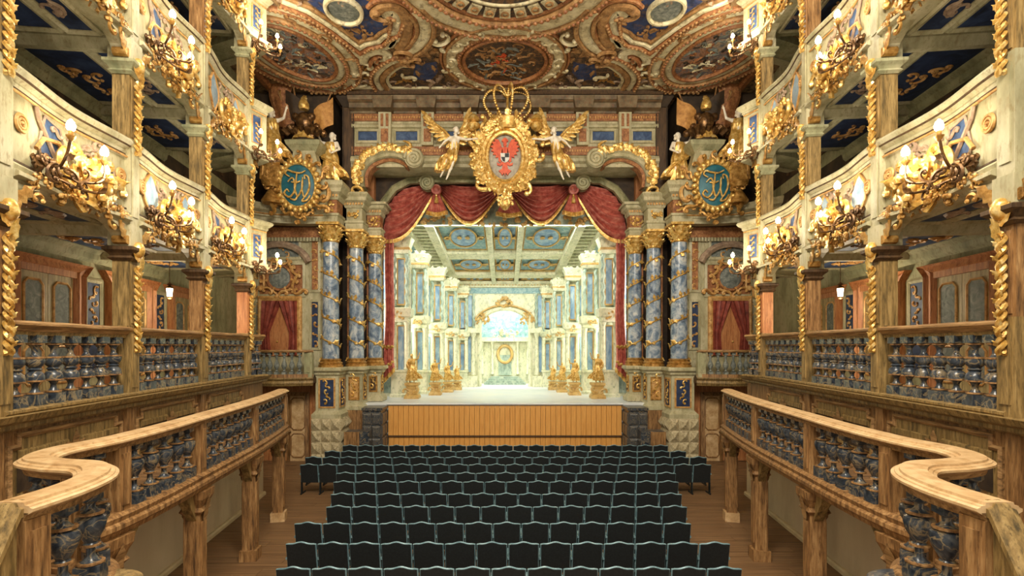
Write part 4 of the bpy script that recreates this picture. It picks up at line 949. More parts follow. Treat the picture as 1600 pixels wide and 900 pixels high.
for S in (1, -1):
    # side oval paintings
    ex, ey, rot = 7.0, 17.1, .32
    def ov(k): return circ(ex, ey, 1.0+k, 1.6+k, 56, rot)
    field(ov(0), 'fresco_scene', .03)
    inov = lambda x, y: (((x-ex)*math.cos(rot)+(y-ey)*math.sin(rot))/.85)**2+((-(x-ex)*math.sin(rot)+(y-ey)*math.cos(rot))/1.4)**2 < 1
    for cc_, sd_, nn_ in (('deep_brown', 41, 16), ('rust', 42, 16), ('fresco_cream', 43, 14), ('grey_stone', 44, 14)): flourishes((ex-1.3, ex+1.3, ey-1.6, ey+1.6), nn_, sd_, cc_, .2, inov)
    band(ov(.06), 0, .12, .14, 'rust', True); band(ov(.24), 0, .22, .1, 'fresco_cream', True); band(ov(.44), 0, .16, .16, 'fresco_ochre', True, .16); band(ov(.68), 0, .28, .09, 'fresco_cream', True); band(ov(.9), 0, .12, .14, 'rust', True, .14)
    mb = MB()
    for k in range(11):
        p = ov(.68)[k*5]; mb.scroll(T(p.x, p.y, ZC-.1, rx=PI/2, rz=k*1.1), .22, .04, 'cs'[k % 2], 20, 5)
    part('scrollwork', mb, 'fresco_ochre', ce, True)
    # lower hooked panel between the ovals
    hook = [CP(q.x, q.y) for q in crv([(640,92), (618,92), (598,104), (588,118), (592,132), (606,143), (640,148), (700,149), (722,150)], 6)]
    field([CP(640,93), CP(612,98), CP(597,112), CP(596,126), CP(612,138), CP(660,141), CP(712,141), CP(694,118), CP(690,90), CP(668,86)], 'fresco_dark', .02)
    field([CP(648,100), CP(645,122), CP(672,126), CP(684,112), CP(682,96)], 'fresco_blue', .03)
    for off, wd, hg, mt, bd_ in ((0, .2, .12, 'fresco_cream', None), (.2, .14, .16, 'rust', .16), (-.22, .2, .14, 'fresco_ochre', None), (-.4, .12, .08, 'fresco_cream', None)): band(hook, off, wd, hg, mt, False, bd_)
    mb = MB(); p = CP(634, 92); mb.scroll(T(p.x, p.y, ZC-.14, rx=PI/2), .36, .07, 'v', 30, 6)
    p = CP(645, 90); mb.scroll(T(p.x, p.y, ZC-.14, rx=PI/2, rz=2), .3, .06, 'c', 26, 6); part('volute', mb, 'fresco_ochre', ce, True)
    # big S scroll beside the dome
    sc_ = [CP(q.x, q.y) for q in crv([(587,16), (598,8), (618,8), (632,20), (636,38), (632,58), (624,74)], 6)]
    for off, wd, hg, mt, bd_ in ((0, .34, .14, 'fresco_ochre', None), (.3, .26, .1, 'fresco_cream', None), (.5, .12, .14, 'rust', .15), (-.26, .14, .1, 'rust', None)): band(sc_, off, wd, hg, mt, False, bd_)
    s2 = [CP(q.x, q.y) for q in crv([(648,14), (662,30), (664,52), (652,70), (636,80)], 6)]
    for off, wd, hg, mt in ((0, .34, .12, 'fresco_cream'), (-.26, .16, .14, 'fresco_ochre'), (.26, .14, .14, 'fresco_ochre')): band(s2, off, wd, hg, mt)
    mb = MB(); p = CP(590, 18); mb.scroll(T(p.x, p.y, ZC-.14, rx=PI/2), .34, .07, 'v', 30, 6); p = CP(630, 78); mb.scroll(T(p.x, p.y, ZC-.14, rx=PI/2, rz=1), .3, .06, 'c', 30, 6)
    part('volute', mb, 'fresco_ochre', ce, True)
    # blue field with a grey relief medallion, framed by a stepped moulding
    field([CP(480,2), CP(520,30), CP(560,64), CP(580,56), CP(604,44), CP(612,26), CP(590,10), CP(560,-6), CP(500,-10)], 'fresco_blue', .015)
    g0 = CP(537, 14); field(circ(g0.x, g0.y, .42, .5, 30), 'grey_stone', .06, 'grey_medallion'); band(circ(g0.x, g0.y, .5, .58, 36), 0, .12, .14, 'fresco_cream', True)
    st = [CP(*q) for q in ((440,-2), (480,14), (520,40), (562,72), (572,66), (592,62), (600,54), (616,46), (622,30))]
    for off, wd, hg, mt, bd_ in ((0, .16, .12, 'fresco_cream', None), (.17, .14, .16, 'rust', .15), (.36, .22, .1, 'fresco_cream', None), (-.16, .12, .08, 'fresco_ochre', None)): band(st, off, wd, hg, mt, False, bd_)
    g1 = CP(566, 48); flourishes((g1.x-.8, g1.x+.8, g1.y-.6, g1.y+.4), 18, 9, 'fresco_ochre', .16)
    sh = [CP(q.x, q.y) for q in crv([(566,96), (572,84), (590,78), (606,84), (600,96)], 5)]
    for off, wd, hg, mt in ((0, .3, .12, 'fresco_cream'), (.26, .14, .16, 'rust')): band(sh, off, wd, hg, mt)
    mb = MB()
    for px, py, sz in ((575,100,.26), (590,92,.22), (562,112,.25), (606,88,.24), (640,118,.24), (700,108,.2), (560,130,.26), (545,140,.22), (520,138,.2), (690,60,.3), (700,75,.24), (720,62,.2)):
        p = CP(px, py); mb.scroll(T(p.x, p.y, ZC-.08, rx=PI/2, rz=px), sz*1.2, sz*.2, 'csv'[px % 3], 24, 5)
    part('scrollwork', mb, 'fresco_cream', ce, True)
    flourishes((.3, 7.6, 18.7, 19.5), 40, 3, 'mauve', .2); flourishes((2.2, 3.4, 14.6, 18.2), 34, 13, 'fresco_ochre', .18); flourishes((4.4, 9.5, 11.5, 15.2), 60, 23, 'mauve', .26)
    flourishes((3.4, 5.6, 16.4, 19.0), 40, 33, 'gold_dark', .17)
    # straight mouldings along the stage wall
    for y, wd, hg, mt, bd_ in ((19.55, .16, .14, 'rust', .18), (19.35, .14, .08, 'fresco_cream', None)): band([Vector((0, y, ZC)), Vector((7.4, y, ZC))], 0, wd, hg, mt, False, bd_)
    band([Vector((8.4, 4, ZC)), Vector((8.9, 19.6, ZC))], 0, .3, .14, 'rust')
S = 1

# ---------------------------------------------------------------- stage
SZ = 2.18
stg = struct('floor_stage', MB().box(-5.6, 5.6, 20.05, 31, SZ-.2, SZ), 'stage_floor')
part('stage_edge', MB().sweep([(-4.6, 20.0, SZ-.08), (4.6, 20.0, SZ-.08)], [(.1,0), (-.06,0), (-.1,.04), (-.06,.085), (.1,.085)]), 'stage_floor', stg)
rs = thing('stage_apron', 'honey coloured vertical plank front of the stage', 'stage', T(0, 20.05, 0))
part('frame', MB().box(-4.58, 4.58, .06, .2, 0, SZ-.1), 'dark_wood', rs)
pk = MB().box(-.5, .5, -.06, .06, 0, 1).mesh('plank', 'stage_plank')
n = 46
for k in range(n):
    wd = 9.12/n
    part('plank', pk, None, rs, M=T(-4.56+wd*(k+.5), 0, .92) @ Matrix.Diagonal((wd-.012, 1, SZ-.1-.92, 1)))
    part('lower_plank', pk, None, rs, M=T(-4.56+wd*(k+.5), .08, 0) @ Matrix.Diagonal((wd-.012, 1, .86, 1)))
part('dividing_strip', MB().box(-4.58, 4.58, -.06, .08, .86, .92), 'dark_wood', rs)

# scenery wings in forced perspective
WG = [(22.5, 640, 372), (24.0, 668, 398), (25.4, 694, 420), (26.7, 714, 438), (27.9, 731, 450)]
def spiral_col(mb, x, y, z0, z1, r):
    R = []
    for k in range(25):
        q = k/24; a = q*5*2*PI
        R.append([Vector((x+r*.35*math.cos(a)+r*math.cos(j*PI/4), y+r*.35*math.sin(a)+r*math.sin(j*PI/4), z0+(z1-z0)*q)) for j in range(8)])
    return mb.rings(R)
for S in (1, -1):
    for k, (d, px, py) in enumerate(WG):
        X = (CX-px)/F*d; top = WR(0, py, d).z; sc_ = (top-SZ)/6.3
        t = thing('scenery_wing', 'pale painted palace wing with columns on the stage, %s side, %s from the front' % (side(), ORD[k]), 'stage scenery', T(X, d, SZ), 'scenery wings')
        hA = 6.3*sc_; wdt = 1.7*sc_
        z1, z2, z3, z4 = hA*.17, hA*.47, hA*.56, hA*.9
        part('backing', MB().box(0, wdt+1.6, .3, .36, 0, hA), 'set_cream', t)
        part('pedestal', moulded_block(.33*sc_, .22*sc_, ((.05,0), (.05,.12), (0,.16), (0,z1-.14), (.06,z1-.08), (.06,z1))).xf(lambda v: v+Vector((.36*sc_, 0, 0))), 'set_cream', t)
        for cx in (.1, .6):
            part('column', MB().lathe([(.1*sc_,z1), (.13*sc_,z1+.05), (.1*sc_,z1+.12), (.085*sc_,z2-.2), (.1*sc_,z2-.15), (.14*sc_,z2)], 10, T(cx*sc_, -.05, 0)), 'set_cream', t, True)
        part('entablature', moulded_block(.36*sc_, .24*sc_, ((-.04,z2), (0,z2+.05), (0,z2+.15), (.1,z2+.24), (.14,z3-.04), (0,z3))).xf(lambda v: v+Vector((.36*sc_, 0, 0))), 'set_cream', t)
        for cx in (.1, .6): part('spiral_column', spiral_col(MB(), cx*sc_, -.05, z3, z4, .075*sc_), 'set_green', t, True)
        part('upper_cornice', moulded_block(.36*sc_, .24*sc_, ((-.04,z4), (0,z4+.06), (.03,z4+.12), (.03,z4+.3), (.12,hA-.1), (.15,hA-.03), (.1,hA))).xf(lambda v: v+Vector((.36*sc_, 0, 0))), 'set_cream', t)
        part('gilt_band', moulded_block(.37*sc_, .25*sc_, ((.035,z4+.14), (.035,z4+.24))).xf(lambda v: v+Vector((.36*sc_, 0, 0))), 'set_ochre', t)
        for za, zb, mt in ((z1*.9, z2-.15, 'set_blue'), (z3+.15, z4-.2, 'set_blue'), (.15, z1*.75, 'set_green')):
            part('painted_panel', MB().box(.2*sc_, .5*sc_, .1, .3, za, zb), mt, t); part('painted_panel', MB().box(.78*sc_, 1.25*sc_, .26, .3, za, zb), mt, t)
            part('panel_frame', MB().sweep([(.2*sc_, .1, za), (.5*sc_, .1, za), (.5*sc_, .1, zb), (.2*sc_, .1, zb)], [(-.03,0), (.03,0), (.03,.05), (-.03,.05)], up=(0, -1, 0), loop=True), 'set_ochre', t)
            part('pilaster', MB().box(1.3*sc_, 1.55*sc_, .2, .3, za, zb), 'set_cream', t)
        part('string_course', MB().sweep([(.7*sc_, .3, z2+.02), (wdt+1.6, .3, z2+.02)], [(0,0), (-.12,.04), (-.2,.2), (-.24,.3), (0,.34)]), 'set_cream', t)
        g = MB(); rocaille(g, .5*sc_, .35*sc_, 12, k, .02, .08, .4)
        part('carving', g, 'set_ochre', t, True, M=T(.36*sc_, -.3*sc_, (z3+z2)/2, rz=PI))
        g = MB(); rocaille(g, .9*sc_, .5*sc_, 18, k+9, .03, .1, .5); part('crowning_ornament', g, 'set_cream', t, True, M=T(.3*sc_, -.2*sc_, hA-.1, rz=PI))
        # arched balcony bulging between tiers
        part('balcony', MB().lathe([(.1*sc_,z3-.55*sc_), (.32*sc_,z3-.3*sc_), (.44*sc_,z3-.1), (.46*sc_,z3), (.4*sc_,z3), (.4*sc_,z3+.3*sc_), (.45*sc_,z3+.34*sc_)], 14, T(1.0*sc_, .3, 0)), 'set_green', t, True)
S = 1
# coffered stage ceiling
def SCp(a, t):                      # a across (-1..1), t depth 0..1
    d = 22.55+t*5.7; y = 352+t*92; hw = (CX-(670+t*42))/F*d
    return Vector((a*hw, d, (CY-y)/F*d+EYE))
sc = thing('coffered_ceiling', 'pale coffered ceiling of the stage palace scenery', 'stage scenery', T(0, 21, 9.6))
O = Vector((0, 21, 9.6))
def slab(a0, a1, t0, t1, zlo, zhi):
    q = [SCp(a0, t0)-O, SCp(a1, t0)-O, SCp(a1, t1)-O, SCp(a0, t1)-O]
    return MB().rings([[v+Vector((0, 0, zlo)) for v in q], [v+Vector((0, 0, zhi)) for v in q]])
part('backing', slab(-1.7, 1.7, 0, 1, .34, .38), 'set_teal', sc)
ts = [0, .48, .58, .84, .9, 1]
for k in range(1, len(ts)-1, 2): part('cross_beam', slab(-1.02, 1.02, ts[k], ts[k+1], 0, .28), 'set_cream', sc)
part('cross_beam', slab(-1.02, 1.02, 0, .03, 0, .28), 'set_cream', sc)
for a0, a1 in ((-1.06, -.94), (-.26, -.18), (.18, .26), (.94, 1.06), (-1.36, -1.28), (1.28, 1.36)): part('long_beam', slab(a0, a1, 0, 1, -.06, .26), 'set_cream', sc)
for k in range(18):
    for sg in (-1, 1): part('rib', slab(*sorted((sg*1.06, sg*1.28)), k/18+.01, k/18+.03, .0, .26), 'set_cream', sc)
for k in range(0, len(ts)-1, 2):
    t0, t1 = ts[k]+(.035 if k == 0 else .012), ts[k+1]-.012; tm = (t0+t1)/2
    for a0, a1, mt in ((-.92, -.28, 'set_teal'), (-.16, .16, 'set_blue'), (.28, .92, 'set_teal')):
        pn = part('coffer_panel', slab(a0, a1, t0, t1, .22, .3), mt, sc)
        am = (a0+a1)/2; c = (SCp(a0, t0)+SCp(a1, t0)+SCp(a1, t1)+SCp(a0, t1))*.25-O-Vector((0, 0, .05)); rx = (SCp(a1, tm)-SCp(a0, tm)).x*.3; ry = (SCp(0, t1)-SCp(0, t0)).y*.36; sl = (SCp(0, t1)-SCp(0, t0)).z/max(.01, (SCp(0, t1)-SCp(0, t0)).y)
        g = MB().tube([(c.x+rx*math.cos(q*PI/12), c.y+ry*math.sin(q*PI/12), c.z+.18+sl*ry*math.sin(q*PI/12)) for q in range(24)], .045, 5, True)
        part('oval_frame', g, 'set_ochre', pn, True)
        part('oval_painting', MB().rings([[Vector((c.x+rx*.9*math.cos(q*PI/12), c.y+ry*.9*math.sin(q*PI/12), c.z+zz+sl*ry*.9*math.sin(q*PI/12))) for q in range(24)] for zz in (.19, .23)]), 'set_blue', pn)
        g = MB()
        for sg in (-1, 1):
            g.scroll(T(c.x+sg*rx*1.25, c.y, c.z+.17, rx=PI/2), min(.3, rx*.4), .045, 'c', 18, 5); g.ell((c.x+sg*rx*.3, c.y, c.z+.17), (rx*.2, ry*.35, .05), 8, 4)
        part('carving', g, 'set_ochre', pn, True)
        q = [SCp(a0, t0)-O, SCp(a1, t0)-O, SCp(a1, t1)-O, SCp(a0, t1)-O]
        part('coffer_moulding', MB().tube([v+Vector((0, 0, .18)) for v in q], .05, 5, True), 'set_ochre', pn)
bo = thing('light_masking_border', 'painted border cloth added behind the stage valance to hide a light', 'stage scenery', T(0, 22.12, 9.64))  # cloth added to keep the stage light out of view
part('cloth', MB().box(-5.6, 5.6, 0, .04, .0, 4.56), 'set_green', bo)
g = MB(); rocaille(g, 8.6, .5, 70, 12, .05, .1, .5); part('carving', g, 'set_ochre', bo, True, M=T(0, -.03, .22, rz=PI), kind='stuff')
# back arch
def arch_poly(d):
    L = []; r = [( -1, 0)]
    x0 = (CX-747)/F*d; zs = (CY-512)/F*d+EYE; zt = (CY-480)/F*d+EYE; X1 = 3.2; zT = (CY-432)/F*d+EYE
    inn = [(x0, SZ)]+[(x0*math.cos(q*PI/16), zs+(zt-zs)*math.sin(q*PI/16)) for q in range(17)]+[(-x0, SZ)]
    return inn, X1, zT
inn, X1, zT = arch_poly(28.3)
ar = thing('scenery_arch', 'bright painted arch wall closing the stage hall', 'stage scenery', T(0, 28.3, SZ))
rel = [(x, z-SZ) for x, z in inn]
L = MB().rings([[Vector((x, y, z)) for x, z in [(X1, 0)]+rel[:10][:1]+rel[1:10]+[(0, zT-SZ), (X1, zT-SZ)]] for y in (0, .15)])
part('arch_wall', L, 'set_cream', ar)
part('arch_wall', MB().rings([[Vector((-x, y, z)) for x, z in [(X1, 0)]+rel[:10]+[(0, zT-SZ), (X1, zT-SZ)]] for y in (0, .15)]), 'set_cream', ar)
part('arch_moulding', MB().sweep([Vector((x*1.0, 0, z)) for x, z in rel], [(-.02,0), (.2,0), (.2,.06), (.1,.14), (-.02,.08)], up=(0, -1, 0)), 'set_cream', ar)
part('arch_bead', MB().tube([(x*1.16, -.08, z+.1*(1 if abs(x) < 1.46 else 0)) for x, z in rel[1:-1]], .05, 6), 'set_ochre', ar, True)
for sg in (-1, 1):
    for cx in (1.75, 2.15): part('column', MB().lathe([(.14,.6), (.18,.66), (.12,.74), (.1,2.7), (.15,2.8), (.2,2.95)], 10, T(sg*cx, -.15, 0)), 'set_cream', ar, True)
    part('pedestal', MB().box(sg*1.95-.45, sg*1.95+.45, -.4, 0, 0, .6), 'set_cream', ar)
    part('cornice', MB().box(sg*2.0-.6, sg*2.0+.6, -.35, 0, 2.95, 3.2), 'set_cream', ar)
zz = zT-SZ
part('upper_cornice', MB().sweep([(-2.9, 0, zz-.62), (2.9, 0, zz-.62)], [(0,0), (-.08,.02), (-.1,.12), (-.22,.2), (-.26,.34), (0,.4)]), 'set_cream', ar)
part('dentil_row', dentils(MB(), -2.9, 2.9, -.1, zz-.5, 34, .08, .1, .06), 'set_ochre', ar, kind='stuff')
part('frieze', MB().box(-2.9, 2.9, -.04, 0, zz-.95, zz-.64), 'set_teal', ar)
for sg in (-1, 1):
    for cx in (1.72, 2.2):
        part('upper_column', spiral_col(MB(), sg*cx, -.15, 3.2, zz-.95, .07), 'set_green', ar, True)
    part('painted_panel', MB().box(sg*1.96-.14, sg*1.96+.14, -.05, 0, 3.3, zz-1.05), 'set_blue', ar)
    part('painted_panel', MB().box(sg*1.95-.14, sg*1.95+.14, -.05, 0, .8, 2.8), 'set_blue', ar)
    g = MB(); rocaille(g, .7, .6, 16, 3, .03, .1, .5); part('carving', g, 'set_ochre', ar, True, M=T(sg*1.2, -.06, 3.75, rz=PI))
g = MB(); rocaille(g, .9, .5, 24, 6, .035, .12, .5); part('keystone_carving', g, 'set_ochre', ar, True, M=T(0, -.12, rel[9][1]+.25, rz=PI))
# backdrop beyond
bk = thing('backdrop', 'pale painted palace facade behind the stage arch', 'backdrop', T(0, 30.4, SZ))
part('sheet', MB().box(-3.2, 3.2, 0, .05, 0, 5.4), 'set_cream', bk)
part('sky_panel', MB().box(-1.9, 1.9, -.02, 0, 2.75, 4.6), 'set_teal', bk)
for cx in (-1.75, -1.35, -.75, .75, 1.35, 1.75):
    part('column', MB().lathe([(.1,.55), (.12,.6), (.085,.68), (.075,2.3), (.11,2.4), (.13,2.5)], 10, T(cx, -.12, 0)), 'set_cream', bk, True)
part('cornice', MB().box(-2.2, 2.2, -.3, 0, 2.5, 2.72), 'set_cream', bk)
part('niche_ring', MB().tube([(.42*math.cos(q*PI/12), -.1, 1.75+.5*math.sin(q*PI/12)) for q in range(24)], .09, 6, True), 'set_ochre', bk, True)
part('niche', MB().box(-.38, .38, -.1, 0, .5, 1.7), 'set_green', bk)
g = MB(); rocaille(g, 1.6, .6, 26, 4, .03, .1); part('carving', g, 'set_cream', bk, True, M=T(0, -.15, 2.95, rz=PI))
sp = thing('stage_steps', 'low pale green steps behind the stage arch', 'steps', T(0, 29.4, SZ))
for k in range(4): part('step', MB().box(-1.2+.12*k, 1.2-.12*k, .16*k, .95, .11*k, .11*k+.11), 'set_green', sp)

# ---------------------------------------------------------------- red curtain
cu = thing('stage_valance', 'red draped stage valance with gold fringe', 'curtain', T(0, 21.75, 9.0))
O = Vector((0, 21.75, 9.0))
def swag(A0, A1, B0, B1, s0, s1, folds=8, amp=.24, nt=22, ns=40, bulge=.3):
    pa = [WR(*A0, 21.75)-O, WR(*A1, 21.75)-O]; pb = [WR(*B0, 21.75)-O, WR(*B1, 21.75)-O]
    def pt(t, s, back=0):
        a = pa[0].lerp(pa[1], s); b = pb[0].lerp(pb[1], s); sg = (s0+(s1-s0)*s)*21.75/F
        p = a.lerp(b, t); q = 4*t*(1-t)
        p.z -= sg*(q*.7+.3*q*q)
        p.y -= (bulge*math.sin(PI*s)+amp*(.5+.5*math.sin(2*PI*folds*s)))*math.sin(PI*t)**.6 - back
        return p
    fr = [[pt(i/nt, j/ns) for i in range(nt+1)]+[pt(i/nt, j/ns, .04) for i in range(nt, -1, -1)] for j in range(ns+1)]
    m = MB().rings(fr); edge = [pt(i/nt, 1) for i in range(nt+1)]
    return m, edge
def fringe(edge, h=.11):
    return MB().sweep([p+Vector((0, -.03, -.02)) for p in edge], [(-.03,-h), (.03,-h), (.035,-h*.4), (.05,0), (.03,.05), (-.03,.05)])
for S in (1, -1):
    for spec in (((690,284), (688,303), (781,284), (777,307), 3, 44), ((674,284), (678,303), (598,286), (595,376), 2, 26)):
        m, e = swag(*spec)
        sw = part('swag', m, 'red_curtain', cu, True); part('fringe', fringe(e), 'gold', sw)
    # gathered tail between swags
    c = WR(683, 300, 21.4)-O; R = []
    for k in range(9):
        q = k/8; z = -q*.85; wd = .12+.55*q
        R.append([Vector((c.x+wd*(j/16-.5)*1.3, c.y-.04*(j % 2)-.1-(.1 if 0 < j < 16 else 0), c.z+z-.1*math.cos((j/16-.5)*PI)*q)) for j in range(17)]+[Vector((c.x+wd*(j/16-.5)*1.3, c.y+.02, c.z+z-.1*math.cos((j/16-.5)*PI)*q)) for j in range(16, -1, -1)])
    tl = part('tail', MB().rings(R), 'red_curtain', cu, True); part('fringe', fringe([R[-1][j] for j in range(17)], .12), 'gold', tl)
    part('rosette', MB().ell((c.x, c.y-.2, c.z+.02), (.22, .14, .22), 12, 8).tube([(c.x+.17*math.cos(q*PI/6), c.y-.3, c.z+.02+.17*math.sin(q*PI/6)) for q in range(12)], .05, 6, True), 'red_curtain', cu, True)
    part('tassel', MB().lathe([(.0,.0), (.04,-.02), (.05,-.1), (.03,-.14), (.07,-.2), (.09,-.42), (.0,-.43)], 10, T(c.x, c.y-.25, c.z-.12)), 'gold', cu, True)
    # side drape
    a = WR(605, 372, 21.75)
    dr = thing('side_drape', 'long red curtain hanging at the %s edge of the stage opening' % side(), 'curtain', T(a.x-.1, 21.75, WR(0, 585, 21.75).z))
    H = a.z-WR(0, 585, 21.75).z; R = []
    for k in range(31):
        q = k/30; z = H*(1-q); wd = .5-.06*math.sin(q*PI)-.1*(1-q); jog = .05*math.sin(q*9)*q
        front = []
        for j in range(21):
            u = j/20
            zz = z
            if q > .86: zz = z-(u-.5)*.9*(q-.86)/.14*.6
            front.append(Vector((wd*(u-.5)+jog, -.1-.07*math.sin(u*5.5*PI), max(zz, -.2))))
        R.append(front+[Vector((p.x, -.02, p.z)) for p in front[::-1]])
    part('cloth', MB().rings(R), 'red_curtain', dr, True)
    part('fringe', fringe(R[-1][:21], .14), 'gold', dr)
    sp_ = R[26][:21]
    for q, zz in ((24, .12), (28, 0)):
        e = [p+Vector((0, -.06, .06*math.sin(i*.9))) for i, p in enumerate(R[q][:21])]
        part('gold_trim', MB().tube(e, .045, 6), 'gold', dr, True)
S = 1
# centre tail
R = []; c = WR(783, 300, 21.4)-O
for k in range(9):
    q = k/8; z = -q*.9; wd = .1+.7*q
    R.append([Vector((c.x+wd*(j/16-.5)*1.3, c.y-.04*(j % 2)-.1-(.1 if 0 < j < 16 else 0), c.z+z-.1*math.cos((j/16-.5)*PI)*q)) for j in range(17)]+[Vector((c.x+wd*(j/16-.5)*1.3, c.y+.02, c.z+z-.1*math.cos((j/16-.5)*PI)*q)) for j in range(16, -1, -1)])
tl = part('tail', MB().rings(R), 'red_curtain', cu, True); part('fringe', fringe([R[-1][j] for j in range(17)], .12), 'gold', tl)

# ---------------------------------------------------------------- coat of arms with crown
q = W(789, 247, 19.35)
ca = thing('coat_of_arms', 'gold crowned cartouche with a red eagle hanging above the curtain', 'coat of arms', T(*q))
rx, rz = .64, .86
part('shield', MB().rings([[Vector((rx*s*math.cos(k*PI/18), -dy, rz*s*math.sin(k*PI/18))) for k in range(36)] for s, dy in ((1, -.1), (1, .02), (.8, .1), (.45, .15), (.02, .17))]), 'shield_grey', ca, True)
def emb(poly, y=-.16, t=.05, mt='eagle_red', nm='eagle', both=True):
    m = MB()
    for sg in ((1, -1) if both else (1,)):
        R_ = [[Vector((sg*x*.84, yy, z*.8)) for x, z in poly] for yy in (y+.12, y-t)]
        m.rings(R_)
    return part(nm, m, mt, ca)
eb = [(0,.42), (.08,.5), (.07,.66), (.15,.72), (.06,.84), (0,.86)]
emb(eb, nm='eagle_head')
emb([(.1,.3), (.2,.6), (.3,.78), (.46,.8), (.42,.68), (.58,.66), (.5,.52), (.64,.46), (.52,.36), (.62,.26), (.48,.2), (.54,.08), (.4,.06), (.42,-.08), (.3,-.04), (.28,-.24), (.2,-.3), (.12,-.1)], nm='eagle_wing')
emb([(0,.45), (.12,.4), (.16,.1), (.12,-.25), (.24,-.36), (.36,-.3), (.34,-.42), (.2,-.46), (.1,-.4), (.14,-.6), (.28,-.68), (.2,-.76), (.12,-.88), (.04,-.78), (0,-.92)], nm='eagle_body')
emb([(0,.12), (.2,.12), (.19,-.16), (.1,-.28), (0,-.32)], y=-.2, mt='white_paint', nm='inner_shield')
part('shield_quarter', MB().prism([(0,.08), (.15,.08), (.15,-.06), (0,-.06)], -.28, -.25).prism([(-.14,-.06), (0,-.06), (0,-.23), (-.08,-.2)], -.28, -.25), 'black_paint', ca)
g = MB()
for s_, rr in ((1.08, .09), (1.3, .12), (1.5, .1)):
    g.tube([(rx*s_*math.cos(k*PI/24), -.12, rz*s_*math.sin(k*PI/24)) for k in range(48)], rr, 7, True)
rg = random.Random(1)
for k in range(34):
    a = k*2*PI/34; s_ = 1.35+.16*(k % 3)
    M = T(rx*s_*math.cos(a)*1.03, -.15-.1*rg.random(), rz*s_*math.sin(a), ry=rg.uniform(0, 6), rz=rg.uniform(-.3, .3))
    g.scroll(M, rg.uniform(.13, .24), .045, 'ccsv'[k % 4], 20, 5)
for k in range(44):
    a = k*2*PI/44; g.leaf(T(rx*1.5*math.cos(a), -.18, rz*1.3*math.sin(a), rz=PI, ry=(a-PI/2)+rg.uniform(-.5, .5)), rg.uniform(.28, .5), .24, .3, 6, 3, .5)
for sg in (-1, 1):
    g.scroll(T(sg*1.15, -.15, .55, ry=sg*1.0), .3, .07, 'c', 24, 6); g.scroll(T(sg*1.2, -.15, -.15, ry=-sg), .3, .07, 's', 24, 6); g.scroll(T(sg*.75, -.15, -1.1, ry=2*sg), .32, .07, 'c', 24, 6); g.scroll(T(sg*.8, -.15, 1.2, ry=2*sg), .3, .07, 's', 24, 6)
part('gold_frame', g, 'gold', ca, True)
g = MB(); rocaille(g, .55, .6, 22, 3, .04, .2, .6); g.leaf(T(0, -.2, -1.95, rz=PI), .6, .35, .2).ell((0, -.15, -1.72), (.2, .16, .3), 10, 6)
part('pendant', g.xf(lambda v: v if v.z < -1 else Vector((v.x, -v.y-.1, v.z-1.5))), 'gold', ca, True)
g = MB(); rocaille(g, 1.5, .45, 30, 8, .04, .16, .6); part('crest', g, 'gold', ca, True, M=T(0, -.15, 1.3, rz=PI))
for sg in (-1, 1):
    g = MB().lathe([(.06,0), (.2,.1), (.25,.25), (.12,.34), (.24,.4), (.22,.5), (.1,.62), (.02,.68)], 10, T(sg*1.18, -.15, .95)); part('flaming_urn', g, 'gold', ca, True)
# crown
q2 = W(793, 192, 19.35)-q
cr = part('crown', MB().lathe([(.36,-.3), (.42,-.2), (.4,-.05), (.46,.05), (.46,.1), (.38,.1), (.34,-.2)], 20), 'gold', ca, True, M=T(q2.x, 0, q2.z))
for k in range(8):
    a = k*PI/4+.2; pts = crv([(.42,.1), (.8,.45), (.9,.8), (.68,1.14), (.3,1.2), (.06,1.02)], 5)
    b = MB().tube([(p.x*math.cos(a), p.x*math.sin(a), p.y) for p in pts], .012, 4)
    for p in pts: b.ell((p.x*math.cos(a), p.x*math.sin(a), p.y), .055, 6, 4)
    part('beaded_arch', b, 'gold', cr, True)
part('staff', MB().lathe([(.05,.0), (.05,.5), (.08,.55), (.05,.6), (.05,1.2), (.14,1.28), (.15,1.38), (.08,1.48), (.04,1.52), (.05,1.72), (.01,1.75)], 10).box(-.12, .12, -.03, .03, 1.58, 1.66), 'gold', cr, True)
part('crown_leaves', (lambda m: [m.leaf(T(.42*math.cos(k*PI/4), .42*math.sin(k*PI/4), .08, rz=k*PI/4-PI/2), .3, .2, .2) for k in range(8)] and m)(MB()), 'gold', cr, True)

